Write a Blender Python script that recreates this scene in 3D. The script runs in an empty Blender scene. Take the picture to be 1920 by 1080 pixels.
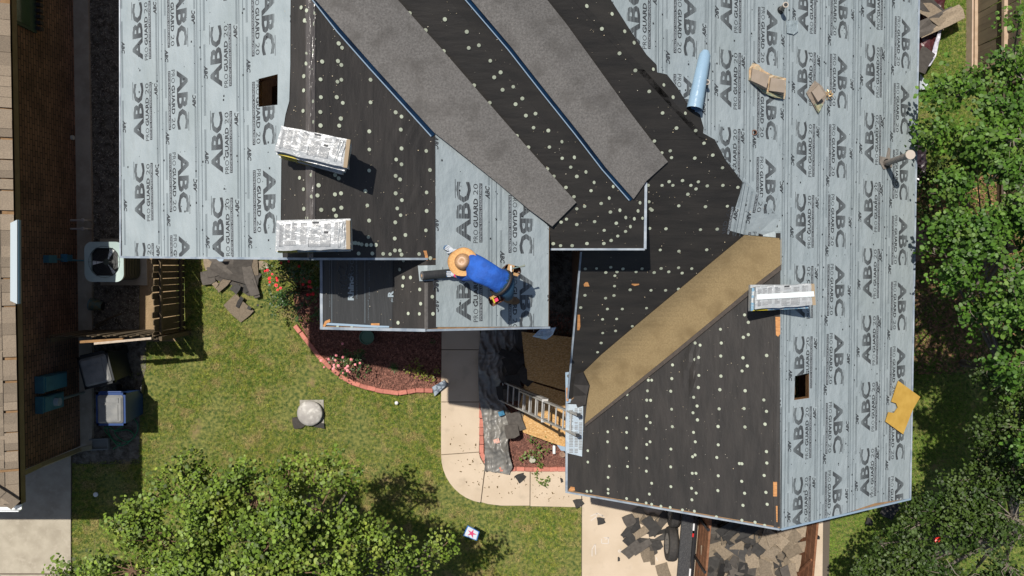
import bpy, bmesh, math, random
import numpy as np
from mathutils import Vector, Matrix
from mathutils.geometry import tessellate_polygon
sc = bpy.context.scene
COL = sc.collection
# ------------------------------------------------------------------ camera
F = 1493.0; H = 18.0; TILT = math.atan(45 / F)
cam = bpy.data.cameras.new('camera'); camo = bpy.data.objects.new('camera', cam); COL.objects.link(camo)
cam.sensor_width = 36; cam.lens = 36 * F / 1920; cam.clip_end = 600; cam.clip_start = .1
camo.location = (0, 0, H); camo.rotation_euler = (-TILT, 0, 0)
sc.camera = camo
# ------------------------------------------------------------------ daylight
SX, SY = .25, .37                      # shadow of one metre of height: +X, -Y
elev = math.atan(1 / math.hypot(SX, SY))
world = bpy.data.worlds.new('World'); sc.world = world; world.use_nodes = True
wn = world.node_tree.nodes; wl = world.node_tree.links
sky = wn.new('ShaderNodeTexSky'); sky.sky_type = 'NISHITA'; sky.sun_disc = False
sky.sun_elevation = elev
sdir = Vector((-SX, SY, 1)).normalized()          # towards the sun
sky.sun_rotation = math.atan2(sdir.x, sdir.y)
sky.dust_density = 1.5
wn['Background'].inputs['Strength'].default_value = .08
wl.new(sky.outputs[0], wn['Background'].inputs[0])
sun = bpy.data.lights.new('sun', 'SUN'); sun.energy = 5.0; sun.angle = math.radians(.53); sun.color = (1, .95, .87)
suno = bpy.data.objects.new('sun', sun); COL.objects.link(suno)
suno.rotation_euler = sdir.to_track_quat('Z', 'Y').to_euler(); suno.location = (-8, 12, 30)
sc.view_settings.view_transform = 'Standard'; sc.view_settings.look = 'None'
sc.view_settings.exposure = .04; sc.view_settings.gamma = 1; sc.view_settings.use_curve_mapping = False
# ------------------------------------------------------------------ geometry of the view, used to place things in the yard and on the roofs
ct, st = math.cos(TILT), math.sin(TILT)
def ray(px, py):
    u = (px - 960) / F; v = (540 - py) / F
    return (u, v * ct - st, -ct - v * st)
def at(px, py, z=0.0):
    d = ray(px, py); t = (H - z) / -d[2]
    return Vector((d[0] * t, d[1] * t, z))
def tplane(pl, px, py):
    d = ray(px, py); return (pl[0] - H) / (d[2] - pl[1] * d[0] - pl[2] * d[1]), d
def on(pl, px, py):
    t, d = tplane(pl, px, py); return Vector((d[0] * t, d[1] * t, H + d[2] * t))
def proj(X, Y, Z):
    z = Z - H; f = -Y * st - z * ct; up = Y * ct - z * st
    return 960 + F * X / f, 540 - F * up / f
def zp(pl, X, Y): return pl[0] + pl[1] * X + pl[2] * Y
def inter(p, q, py):
    lo, hi = -200., 2200.
    def f(x):
        P = on(p, x, py); return zp(p, *P[:2]) - zp(q, *P[:2])
    a = f(lo)
    for _ in range(50):
        m = (lo + hi) / 2
        if (f(m) > 0) == (a > 0): lo = m
        else: hi = m
    return lo
# roof planes  z = c + gx X + gy Y
_R = at(583, 240, 7.64); W1E = (7.64 + .55 * _R.x, -.55, 0.); W1W = (7.64 - .55 * _R.x, .55, 0.)
_r = at(1463, 700, 5.34); _l = at(1062, 850, 3.25); _e = at(1710, 700, 3.76)
PWW = (5.34 - 3.25) / (_r.x - _l.x); PEE = (5.34 - 3.76) / (_e.x - _r.x)
W3W = (5.34 - PWW * _r.x, PWW, 0.); EE = (5.34 + PEE * _r.x, -PEE, 0.)
_c = at(1062, 755, 3.25); MM = (3.25 - PWW * _c.y, 0., PWW)
_b = on(MM, 1210, 340); W2E = (_b.z + .62 * _b.x, -.62, 0.)
_d = at(1208, 467, _b.z); W2S = (_b.z - .55 * _d.y, 0., .55)
_p = on(W1E, 800, 560); PW = (_p.z - .55 * _p.x, .55, 0.)
def surf(mode, *pls):
    """mode 'valley': the higher plane counts, 'hip': the lower one"""
    def f(px, py):
        best = None
        for pl in pls:
            t, d = tplane(pl, px, py)
            if best is None or (t < best[0] if mode == 'valley' else t > best[0]): best = (t, d, pl)
        t, d, pl = best
        return Vector((d[0] * t, d[1] * t, H + d[2] * t)), Vector((-pl[1], -pl[2], 1)).normalized()
    return f
S_W1W = surf('hip', W1W); S_W1E = surf('hip', W1E); S_W1 = surf('hip', W1W, W1E); S_PW = surf('hip', PW); S_P = surf('hip', PW, W1E)
S_W2 = surf('hip', W2S, W2E); S_M = surf('hip', MM); S_W3W = surf('hip', W3W); S_ME = surf('hip', MM, EE); S_W3 = surf('hip', W3W, EE)
S_A = surf('valley', W1E, W2S); S_B = surf('valley', W2E, MM); S_C = surf('valley', W3W, MM)
def ground(z=0.):
    return lambda px, py: (at(px, py, z), Vector((0, 0, 1)))
# ------------------------------------------------------------------ object helpers
ORG = {}
def thing(name, label, cat, loc=(0, 0, 0), group=None):
    o = bpy.data.objects.new(name, None); COL.objects.link(o); o.location = loc; o.empty_display_size = .1
    o['label'] = label; o['category'] = cat
    if group: o['group'] = group
    ORG[o.name] = Vector(loc)
    return o
def tag(o, label, cat, group=None):
    o['label'] = label; o['category'] = cat
    if group: o['group'] = group
    return o
def struct(o): o['kind'] = 'structure'; return o
def stuff(o): o['kind'] = 'stuff'; return o
def link_mesh(name, me, mat, parent=None):
    if mat is not None:
        for m in (mat if isinstance(mat, (list, tuple)) else [mat]): me.materials.append(m)
    o = bpy.data.objects.new(name, me); COL.objects.link(o)
    if parent is not None:
        o.parent = parent; ORG[o.name] = ORG.get(parent.name, Vector())
    else: ORG[o.name] = Vector()
    return o
def raw(name, V, Fc, mat, parent=None, smooth=False):
    off = ORG.get(parent.name, Vector()) if parent is not None else Vector()
    V = [tuple(Vector(v) - off) for v in V]
    me = bpy.data.meshes.new(name); me.from_pydata(V, [], Fc); me.update()
    if smooth: me.polygons.foreach_set('use_smooth', [True] * len(me.polygons))
    return link_mesh(name, me, mat, parent)
def npmesh(name, V, n, mat, parent=None, smooth=False):
    """V: (faces*n,3) array, n-gons that share no vertices"""
    off = ORG.get(parent.name, Vector()) if parent is not None else Vector()
    V = np.asarray(V, dtype=np.float32).reshape(-1, 3) - np.array(off, dtype=np.float32)
    k = len(V); me = bpy.data.meshes.new(name)
    me.vertices.add(k); me.vertices.foreach_set('co', V.ravel())
    me.loops.add(k); me.loops.foreach_set('vertex_index', np.arange(k, dtype=np.int32))
    me.polygons.add(k // n); me.polygons.foreach_set('loop_start', np.arange(0, k, n, dtype=np.int32))
    me.polygons.foreach_set('loop_total', np.full(k // n, n, dtype=np.int32))
    if smooth: me.polygons.foreach_set('use_smooth', [True] * (k // n))
    me.update(calc_edges=True); me.validate()
    return link_mesh(name, me, mat, parent)
def bmobj(name, bm, mat, parent=None, smooth=False, mw=None):
    off = ORG.get(parent.name, Vector()) if parent is not None else Vector()
    if mw is not None: bm.transform(mw)
    if off.length: bmesh.ops.translate(bm, verts=bm.verts, vec=-off)
    me = bpy.data.meshes.new(name); bm.to_mesh(me); bm.free()
    if smooth: me.polygons.foreach_set('use_smooth', [True] * len(me.polygons))
    return link_mesh(name, me, mat, parent)
def instance(name, me, parent=None, loc=(0, 0, 0), rot=None, scale=None):
    o = bpy.data.objects.new(name, me); COL.objects.link(o)
    if parent is not None: o.parent = parent; loc = Vector(loc) - ORG.get(parent.name, Vector())
    o.location = loc
    if rot is not None: o.rotation_euler = rot
    if scale is not None: o.scale = scale
    ORG[o.name] = Vector(loc)
    return o
def frame(d, up=Vector((0, 0, 1))):
    d = Vector(d).normalized(); s = d.cross(up)
    if s.length < 1e-4: s = d.cross(Vector((0, 1, 0)))
    s.normalize(); u = s.cross(d).normalized()
    return d, s, u
class MB:
    """collects boxes, tubes and plates that make ONE part"""
    def __init__(s): s.V = []; s.F = []
    def add(s, V, Fc):
        n = len(s.V); s.V += [Vector(v) for v in V]; s.F += [tuple(i + n for i in f) for f in Fc]; return s
    def box(s, c, size, rot=None):
        c = Vector(c); R = rot if rot is not None else Matrix.Identity(3)
        P = [c + R @ Vector((sx * size[0] / 2, sy * size[1] / 2, sz * size[2] / 2)) for sx in (-1, 1) for sy in (-1, 1) for sz in (-1, 1)]
        return s.add(P, [(0, 1, 3, 2), (4, 6, 7, 5), (0, 4, 5, 1), (2, 3, 7, 6), (0, 2, 6, 4), (1, 5, 7, 3)])
    def bar(s, a, b, w, h, up=(0, 0, 1)):
        a = Vector(a); b = Vector(b); d, sd, u = frame(b - a, Vector(up))
        P = [p + sd * (i * w / 2) + u * (j * h / 2) for p in (a, b) for i, j in ((-1, -1), (1, -1), (1, 1), (-1, 1))]
        return s.add(P, [(3, 2, 1, 0), (4, 5, 6, 7), (0, 1, 5, 4), (1, 2, 6, 5), (2, 3, 7, 6), (3, 0, 4, 7)])
    def tube(s, pts, r, n=8, cap=True):
        pts = [Vector(p) for p in pts]; m = len(pts); rr = r if isinstance(r, (list, tuple)) else [r] * m
        V = []; pu = Vector((0, 0, 1))
        for i, p in enumerate(pts):
            d = pts[min(i + 1, m - 1)] - pts[max(i - 1, 0)]
            d, sd, u = frame(d, pu if abs(d.normalized().dot(pu)) < .95 else Vector((1, 0, 0)))
            V += [p + (sd * math.cos(2 * math.pi * k / n) + u * math.sin(2 * math.pi * k / n)) * rr[i] for k in range(n)]
        Fc = [(i * n + k, i * n + (k + 1) % n, (i + 1) * n + (k + 1) % n, (i + 1) * n + k) for i in range(m - 1) for k in range(n)]
        if cap: Fc += [tuple(range(n - 1, -1, -1)), tuple(range((m - 1) * n, m * n))]
        return s.add(V, Fc)
    def lathe(s, c, prof, n=20, R=None):
        c = Vector(c); R = R if R is not None else Matrix.Identity(3); V = []
        for r, z in prof: V += [c + R @ Vector((r * math.cos(2 * math.pi * k / n), r * math.sin(2 * math.pi * k / n), z)) for k in range(n)]
        m = len(prof)
        Fc = [(i * n + k, i * n + (k + 1) % n, (i + 1) * n + (k + 1) % n, (i + 1) * n + k) for i in range(m - 1) for k in range(n)]
        if prof[0][0] > 1e-4: Fc.append(tuple(range(n - 1, -1, -1)))
        if prof[-1][0] > 1e-4: Fc.append(tuple(range((m - 1) * n, m * n)))
        return s.add(V, Fc)
    def plate(s, P, th, nrm=(0, 0, 1)):
        P = [Vector(p) for p in P]; nrm = Vector(nrm).normalized(); n = len(P)
        a = sum(((P[i] - P[0]).cross(P[(i + 1) % n] - P[0]).dot(nrm) for i in range(1, n)), 0)
        if a < 0: P = P[::-1]
        tr = tessellate_polygon([P]); V = P + [p - nrm * th for p in P]; Fc = []
        for t in tr:
            nn = (P[t[1]] - P[t[0]]).cross(P[t[2]] - P[t[0]])
            t = t if nn.dot(nrm) > 0 else t[::-1]
            Fc.append(tuple(t)); Fc.append(tuple(i + n for i in reversed(t)))
        Fc += [(i, i + n, (i + 1) % n + n, (i + 1) % n) for i in range(n)]
        return s.add(V, Fc)
    def build(s, name, mat, parent=None, smooth=False): return raw(name, s.V, s.F, mat, parent, smooth)
def RZ(a): return Matrix.Rotation(a, 3, 'Z')
def plane_bm(loops):
    P3 = [[Vector((x, y, 0)) for x, y in L] for L in loops]; flat = [v for L in P3 for v in L]
    bm = bmesh.new(); vs = [bm.verts.new(v) for v in flat]
    for t in tessellate_polygon(P3):
        try: bm.faces.new([vs[i] for i in t])
        except ValueError: pass
    bmesh.ops.dissolve_limit(bm, angle_limit=.01, verts=bm.verts, edges=bm.edges)
    bmesh.ops.recalc_face_normals(bm, faces=bm.faces)
    return bm
def cut(bm, p, n, outer=False, inner=False):
    bmesh.ops.bisect_plane(bm, geom=bm.verts[:] + bm.edges[:] + bm.faces[:], dist=1e-4, plane_co=(p[0], p[1], 0), plane_no=(n[0], n[1], 0), clear_outer=outer, clear_inner=inner)
def drape_bm(name, bm, hit, mat, parent=None, off=.004, th=0., step=None, disp=None, smooth=False, cuts=()):
    for p_, n_ in cuts: cut(bm, p_, n_)
    if step:
        xs = [v.co.x for v in bm.verts]; ys = [v.co.y for v in bm.verts]
        if not xs: bm.free(); return None
        sx, sy = step if isinstance(step, tuple) else (step, step)
        x = min(xs) + sx
        while sx and x < max(xs): cut(bm, (x, 0), (1, 0)); x += sx
        y = min(ys) + sy
        while sy and y < max(ys): cut(bm, (0, y), (0, 1)); y += sy
    if not bm.faces: bm.free(); return None
    for v in bm.verts:
        px, py = v.co.x, v.co.y; P, N = hit(px, py); o = off + (disp(px, py) if disp else 0)
        v.co = P + Vector((0, 0, 1)) * (o / max(N.z, .5))
    bm.normal_update()
    for f in bm.faces:
        if f.normal.z < 0: f.normal_flip()
    if th:
        be = [e for e in bm.edges if len(e.link_faces) == 1]; low = {}
        for e in be:
            for v in e.verts:
                if v not in low: low[v] = bm.verts.new(v.co - Vector((0, 0, th)))
        for e in be:
            a, b = e.verts
            L = e.link_faces[0].loops
            for l in L:
                if l.edge == e:
                    if l.vert == a: a, b = b, a
                    break
            bm.faces.new((a, b, low[b], low[a]))
    return bmobj(name, bm, mat, parent, smooth)
def drape(name, loops, hit, mat, parent=None, **k):
    if not isinstance(loops[0][0], (tuple, list)): loops = [loops]
    return drape_bm(name, plane_bm(loops), hit, mat, parent, **k)
def inpoly(x, y, P):
    c = False; j = len(P) - 1
    for i in range(len(P)):
        xi, yi = P[i]; xj, yj = P[j]
        if (yi > y) != (yj > y) and x < (xj - xi) * (y - yi) / (yj - yi) + xi: c = not c
        j = i
    return c
def inpoly_np(x, y, P):
    c = np.zeros(len(x), bool); j = len(P) - 1
    for i in range(len(P)):
        xi, yi = P[i]; xj, yj = P[j]
        if yi != yj: c ^= ((yi > y) != (yj > y)) & (x < (xj - xi) * (y - yi) / (yj - yi) + xi)
        j = i
    return c
# ------------------------------------------------------------------ materials
MATS = {}
def mat(name, c, c2=None, scale=4., rough=.85, bump=0., bscale=60., metal=0., stretch=(1, 1, 1), detail=6., rnd=0., spec=.5, lo=.35, hi=.65, c3=None, scale3=1., lo3=.5, hi3=.65, isl=0., trans=0., voro=0., subs=None):
    m = bpy.data.materials.new(name); m.use_nodes = True; nt = m.node_tree; N = nt.nodes; L = nt.links
    b = N['Principled BSDF']; b.inputs['Roughness'].default_value = rough; b.inputs['Metallic'].default_value = metal
    b.inputs['Specular IOR Level'].default_value = spec
    geo = N.new('ShaderNodeNewGeometry'); mp = N.new('ShaderNodeMapping'); mp.inputs['Scale'].default_value = stretch
    L.new(geo.outputs['Position'], mp.inputs[0])
    def noise(s, d=detail):
        n = N.new('ShaderNodeTexNoise'); n.inputs['Scale'].default_value = s; n.inputs['Detail'].default_value = d; L.new(mp.outputs[0], n.inputs['Vector']); return n
    def ramp(src, a, z):
        r = N.new('ShaderNodeMapRange'); r.inputs[1].default_value = a; r.inputs[2].default_value = z; L.new(src, r.inputs[0]); return r.outputs[0]
    def mixc(f, A, B):
        x = N.new('ShaderNodeMix'); x.data_type = 'RGBA'
        if isinstance(f, float): x.inputs[0].default_value = f
        else: L.new(f, x.inputs[0])
        for s, i in ((A, 6), (B, 7)):
            if isinstance(s, tuple): x.inputs[i].default_value = (*s, 1)
            else: L.new(s, x.inputs[i])
        return x.outputs[2]
    col = tuple(c)
    if c2: col = mixc(ramp(noise(scale).outputs[0], lo, hi), tuple(c), tuple(c2))
    if c3: col = mixc(ramp(noise(scale3, 3).outputs[0], lo3, hi3), col, tuple(c3))
    if rnd or isl:
        if rnd: oi = N.new('ShaderNodeObjectInfo'); src = oi.outputs['Random']; am = rnd
        else: src = geo.outputs['Random Per Island']; am = isl
        r = N.new('ShaderNodeMapRange'); r.inputs[3].default_value = 1 - am; r.inputs[4].default_value = 1 + am; L.new(src, r.inputs[0])
        x = N.new('ShaderNodeVectorMath'); x.operation = 'SCALE'
        if isinstance(col, tuple): x.inputs[0].default_value = col
        else: L.new(col, x.inputs[0])
        L.new(r.outputs[0], x.inputs['Scale']); col = x.outputs[0]
    if isinstance(col, tuple): b.inputs['Base Color'].default_value = (*col, 1)
    else: L.new(col, b.inputs['Base Color'])
    if bump:
        bp = N.new('ShaderNodeBump'); bp.inputs['Strength'].default_value = 1; bp.inputs['Distance'].default_value = bump
        if voro:
            v = N.new('ShaderNodeTexVoronoi'); v.inputs['Scale'].default_value = voro; L.new(mp.outputs[0], v.inputs['Vector']); L.new(v.outputs['Distance'], bp.inputs['Height'])
        else: L.new(noise(bscale, 4).outputs[0], bp.inputs['Height'])
        L.new(bp.outputs[0], b.inputs['Normal'])
    if trans:
        t = N.new('ShaderNodeBsdfTranslucent'); mx = N.new('ShaderNodeMixShader'); mx.inputs[0].default_value = trans
        if isinstance(col, tuple): t.inputs[0].default_value = (*col, 1)
        else: L.new(col, t.inputs[0])
        out = N['Material Output']; L.new(b.outputs[0], mx.inputs[1]); L.new(t.outputs[0], mx.inputs[2]); L.new(mx.outputs[0], out.inputs[0])
    MATS[name] = m; return m
def hexc(r, g, b, k=1.):
    f = lambda v: ((v / 255) / 12.92 if v / 255 < .04045 else ((v / 255 + .055) / 1.055) ** 2.4) * k
    return (f(r), f(g), f(b))
m_sheet = mat('synthetic_underlayment', (.275, .318, .333), (.315, .358, .372), scale=2.5, rough=.45, bump=.022, bscale=5, stretch=(1.5, .8, 1), c3=(.265, .305, .31), scale3=.9, lo3=.5, hi3=.8, spec=.35)
m_ink = mat('black_ink', (.03, .032, .036), rough=.6)
m_inkgrey = mat('faint_grey_ink', (.08, .10, .115), rough=.6)
m_inkwhite = mat('pale_ink', (.34, .38, .4), rough=.6)
m_felt = mat('black_roofing_felt', (.021, .019, .0175), (.034, .030, .027), scale=2.2, rough=.62, bump=.008, bscale=5, stretch=(3, .7, 1), c3=(.045, .041, .038), scale3=90, lo3=.55, hi3=.8, spec=.4)
m_feltx = mat('black_roofing_felt_crosswise', (.017, .0155, .014), (.027, .024, .021), scale=2.2, rough=.62, bump=.007, bscale=5, stretch=(.7, 3, 1), c3=(.036, .032, .028), scale3=90, lo3=.55, hi3=.8, spec=.4)
m_feltg = mat('charcoal_roofing_felt', (.026, .027, .028), (.034, .035, .036), scale=2, rough=.55, bump=.01, bscale=5, stretch=(4, .5, 1), c3=(.05, .05, .05), scale3=110, lo3=.55, hi3=.8)
m_plastic = mat('glossy_ridge_film', (.07, .062, .058), (.1, .09, .085), scale=8, rough=.22, bump=.012, bscale=6, stretch=(6, .7, 1))
m_min = mat('grey_mineral_strip', (.118, .111, .104), (.178, .168, .158), scale=38, rough=.95, bump=.005, bscale=120, c3=(.092, .085, .078), scale3=3.5, lo3=.5, hi3=.8)
m_min2 = mat('olive_mineral_strip', (.195, .14, .068), (.245, .18, .09), scale=45, rough=.95, bump=.004, bscale=220, c3=(.16, .112, .052), scale3=3, lo3=.5, hi3=.75)
m_film_shade = mat('release_film_painted_shade', (.005, .025, .065), (.004, .012, .03), scale=3, rough=.35)  # navy puts the shade under the raised strip edges into the film colour
m_pale = mat('pale_blue_film', (.27, .36, .45), rough=.4)
m_cap = mat('cap_nail_plastic', (.37, .40, .31), rough=.5, rnd=.18)
m_drip = mat('white_drip_edge', (.32, .36, .40), (.18, .22, .27), scale=6, rough=.4)
m_wood = mat('bare_wood', (.55, .27, .1), (.38, .17, .06), scale=12, rough=.8, stretch=(1, 4, 1))
m_deck = mat('roof_deck_wood', (.22, .13, .06), (.3, .18, .09), scale=12, rough=.9)
m_dark = mat('dark_attic', (.02, .014, .01), rough=1)
m_brick = mat('house_brick', (.16, .08, .05), (.22, .12, .08), scale=9, rough=.9, bump=.01, bscale=60)
# ================================================================== GROUND
rng = random.Random(7); nr = np.random.default_rng(7)
m_lawn = mat('lawn_soil_and_thatch', (.05, .085, .016), (.24, .235, .06), scale=13, rough=1, bump=.03, bscale=60, c3=(.27, .2, .09), scale3=2.3, lo3=.58, hi3=.74)
m_soil = mat('damp_dark_soil', (.05, .042, .03), (.17, .155, .125), scale=7, rough=.95, bump=.05, bscale=16, c3=(.16, .15, .13), scale3=26, lo3=.6, hi3=.7)
m_dirt = mat('pale_dry_dirt', (.30, .21, .12), (.24, .17, .09), scale=6, rough=1, bump=.02, bscale=30)
m_mulch = mat('red_bark_mulch', (.20, .085, .06), (.12, .05, .038), scale=22, rough=1, bump=.03, bscale=60, c3=(.36, .2, .15), scale3=60, lo3=.58, hi3=.66)
m_conc = mat('warm_concrete', (.54, .44, .33), (.48, .385, .28), scale=1.6, rough=.9, bump=.003, bscale=80, c3=(.38, .31, .23), scale3=3.3, lo3=.6, hi3=.85)
m_concg = mat('weathered_concrete', (.40, .355, .275), (.31, .27, .205), scale=3, rough=.9, bump=.004, bscale=60, c3=(.42, .37, .29), scale3=9, lo3=.52, hi3=.8)
struct(raw('ground', [(-80, -80, 0), (80, -80, 0), (80, 80, 0), (-80, 80, 0)], [(0, 1, 2, 3)], m_lawn))
def gpoly(name, pts, z, m, th=.0, kind=True, parent=None, step=None, disp=None):
    o = drape(name, pts, ground(z), m, parent, off=0, th=th, step=step, disp=disp)
    if kind and parent is None: struct(o)
    return o
# soil strip between the houses, wood-chip soil behind the gate
gpoly('soil_strip', [(150, -60), (262, -60), (262, 640), (150, 640)], .006, m_soil, step=8, disp=lambda x, y: .03 * rng.random())
gpoly('dirt_patch', [(262, 470), (330, 470), (330, 640), (262, 640)], .012, m_dirt)
gpoly('soil_patch', [(150, 640), (274, 640), (274, 690), (262, 730), (262, 870), (135, 870)], .008, m_soil)
# mulch beds
gpoly('mulch_bed', [(550, 560), (560, 600), (582, 640), (603, 665), (640, 700), (680, 722), (742, 735), (828, 731), (828, 540), (560, 540)], .02, m_mulch, step=7, disp=lambda x, y: .02 * rng.random())
gpoly('mulch_bed_corner', [(902, 640), (902, 850), (912, 868), (935, 880), (1090, 880), (1090, 540), (902, 540)], .02, m_mulch, step=7, disp=lambda x, y: .02 * rng.random())
gpoly('shaded_side_bed', [(1000, 440), (1110, 440), (1110, 640), (1000, 640)], .045, m_soil)
# concrete: each slab of the walk is a piece
walk = struct(gpoly('sidewalk', [(829, 560), (899, 560), (899, 850), (906, 866), (920, 878), (935, 882), (1088, 882), (1088, 949), (935, 946), (895, 938), (866, 922), (843, 895), (832, 870), (829, 850)], .03, mat('joint_dirt', (.12, .09, .06)), th=.03))
def arc(c, r, a0, a1, n):
    return [(c[0] + r[0] * math.cos(math.radians(a0 + (a1 - a0) * i / n)), c[1] + r[1] * math.sin(math.radians(a0 + (a1 - a0) * i / n))) for i in range(n + 1)]
SL = [[(828, 560), (900, 560), (900, 655), (828, 655)], [(828, 656.5), (900, 656.5), (900, 753), (827, 753)], [(827, 754.5), (900, 754.5), (898, 847), (827, 852)],
      [(827, 853.5), (898, 848.5), (900, 858), (906, 869), (909, 873), (901, 941)] + arc((915, 853.5), (88, 90), 100, 180, 9)[:-1],
      [(911, 874), (920, 880), (935, 883.5), (993.5, 883.5), (993, 948), (940, 948), (915, 945), (902.5, 941.5)], [(995, 883.5), (1063, 883.5), (1090, 884), (1090, 951), (994.5, 949)]]
for s in SL:
    gpoly('slab', s, .07, m_conc, th=.05, parent=walk)
drv = struct(gpoly('driveway', [(1091, 800), (1560, 800), (1545, 1500), (1089, 1500)], .045, mat('driveway_joint', (.1, .08, .06)), th=.04))
for a, b in (((1092, 820), (1320, 1046)), ):
    pass
for x0, x1 in ((1092, 1318), (1320, 1545)):
    for y0, y1 in ((800, 1183), (1185, 1480)):
        gpoly('slab', [(x0, y0), (x1, y0), (x1 - 4, y1), (x0 - 1, y1)], .065, m_conc, th=.04, parent=drv)
ndr = struct(gpoly('neighbour_driveway', [(-200, 820), (134, 820), (134, 1400), (-200, 1400)], .03, mat('driveway_joint_dark', (.09, .07, .05)), th=.03))
for y0, y1 in ((822, 1075), (1077.5, 1390)):
    gpoly('slab', [(-190, y0), (132.5, y0), (132.5, y1), (-190, y1)], .05, m_concg, th=.04, parent=ndr)
st_ = gpoly('foundation_ledge', [(140, -60), (164, -60), (172, 400), (172, 845), (120, 845), (120, -60)], .10, m_concg, th=.1, kind=True)
# grass blades over the lawns: countless, one object
def grass(name, region, holes, n, m, lo, hi, seed, mow=1.):
    r = np.random.default_rng(seed); P = [at(x, y) for x, y in region]
    X = np.array([p.x for p in P]); Y = np.array([p.y for p in P])
    x = r.uniform(X.min(), X.max(), n); y = r.uniform(Y.min(), Y.max(), n)
    k = inpoly_np(x, y, [(p.x, p.y) for p in P])
    for h in holes:
        hp = [(at(a, b).x, at(a, b).y) for a, b in h]; k &= ~inpoly_np(x, y, hp)
    # thin, patchy turf: leave bald spots
    q = np.sin(x * 1.7 + 1.3 * np.sin(y * 1.1)) * np.sin(y * 1.9 + 1.1 * np.sin(x * 2.3 + 1)) + .35 * np.sin(x * 5.1 + y * 3.7) * np.sin(y * 6.3 - x * 2.2)
    k &= (q * .6 + .62 > r.uniform(0, 1, n))
    x = x[k]; y = y[k]; n = len(x)
    a = r.uniform(0, 2 * np.pi, n); ln = r.uniform(lo, hi, n) * mow; t = r.uniform(.25, 1.1, n); w = r.uniform(.006, .013, n)
    dx = np.cos(a) * np.sin(t) * ln; dy = np.sin(a) * np.sin(t) * ln; dz = np.cos(t) * ln
    px = -np.sin(a) * w / 2; py = np.cos(a) * w / 2
    V = np.stack([np.stack([x - px, y - py, np.zeros(n)], 1), np.stack([x + px, y + py, np.zeros(n)], 1), np.stack([x + dx, y + dy, dz], 1)], 1)
    return stuff(npmesh(name, V, 3, m))
m_grass = mat('lawn_grass', (.12, .215, .022), (.36, .375, .06), scale=11, lo=.42, hi=.6, rough=.7, c3=(.46, .36, .15), scale3=2.9, lo3=.51, hi3=.64, isl=.45, trans=.25)
m_grassr = mat('lush_grass', (.12, .24, .022), (.22, .33, .04), scale=10, rough=.7, c3=(.2, .2, .06), scale3=.8, lo3=.6, hi3=.78, isl=.35, trans=.25)
g1 = grass('grass', [(134, 690), (262, 700), (274, 650), (350, 640), (350, 470), (603, 470), (603, 540), (830, 740), (830, 850), (835, 890), (870, 935), (935, 952), (1090, 953), (1090, 1130), (134, 1130)],
      [[(134, 690), (225, 690), (262, 720), (262, 860), (134, 868)], [(150, 470), (262, 470), (262, 645), (150, 645)], [(562, 540), (560, 600), (582, 640), (603, 665), (640, 700), (680, 722), (742, 735), (828, 731), (828, 540)]], 420000, m_grass, .03, .085, 3)
g1['label'] = 'short patchy green and straw coloured lawn grass'; g1['category'] = 'grass'
g2 = grass('grass', [(1540, 900), (1640, 880), (1680, -40), (2000, -40), (2000, 1130), (1520, 1130)], [], 330000, m_grassr, .03, .08, 4)
g2['label'] = 'lush green grass along the right side of the house'; g2['category'] = 'grass'
# mulch chips and gravel lying loose
def chips(name, region, n, m, z, lo, hi, seed, flat=.5):
    r = np.random.default_rng(seed); P = [at(x, y) for x, y in region]
    X = [p.x for p in P]; Y = [p.y for p in P]
    x = r.uniform(min(X), max(X), n); y = r.uniform(min(Y), max(Y), n); k = inpoly_np(x, y, [(p.x, p.y) for p in P]); x = x[k]; y = y[k]; n = len(x)
    a = r.uniform(0, 2 * np.pi, n); ln = r.uniform(lo, hi, n); w = ln * r.uniform(.18, .5, n); t1 = r.uniform(-flat, flat, n) * ln; t2 = r.uniform(-flat, flat, n) * w
    c, s = np.cos(a), np.sin(a); zz = z + np.abs(t1) / 2 + np.abs(t2) / 2 + r.uniform(0, .015, n)
    V = []
    for i, j in ((-1, -1), (1, -1), (1, 1), (-1, 1)):
        V.append(np.stack([x + c * ln * i / 2 - s * w * j / 2, y + s * ln * i / 2 + c * w * j / 2, zz + i * t1 / 2 + j * t2 / 2], 1))
    return stuff(npmesh(name, np.stack(V, 1), 4, m))
m_chip = mat('bark_chip', (.26, .12, .085), (.13, .055, .04), scale=30, rough=.95, isl=.55)
m_peb = mat('gravel_and_leaf_litter', (.30, .27, .22), (.12, .10, .07), scale=18, rough=.95, isl=.7)
m_leaflit = mat('dry_leaf_litter', (.30, .16, .08), (.12, .075, .04), scale=14, rough=.95, isl=.6)
for reg, z, sd in (([(562, 540), (560, 600), (582, 640), (603, 665), (640, 700), (680, 722), (742, 733), (826, 729), (826, 540)], .035, 1), ([(904, 540), (904, 850), (935, 878), (1088, 878), (1088, 600)], .035, 2)):
    o = chips('mulch_chips', reg, 16000 if sd == 1 else 9000, m_chip, z, .02, .06, sd)
    o['label'] = 'red bark chips in the flower bed below the upper roof' if sd == 1 else 'red bark chips in the bed beside the ladder'; o['category'] = 'mulch'
o = chips('gravel', [(168, -60), (262, -60), (262, 640), (172, 640)], 12000, m_peb, .03, .012, .04, 5); o['label'] = 'dark gravel and litter in the shady gap between the houses'; o['category'] = 'gravel'
o = chips('leaf_litter', [(1690, 330), (2000, 330), (2000, 700), (1690, 700)], 9000, m_leaflit, .02, .03, .08, 6); o['label'] = 'brown leaf litter under the trees at the right'; o['category'] = 'leaf litter'
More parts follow.
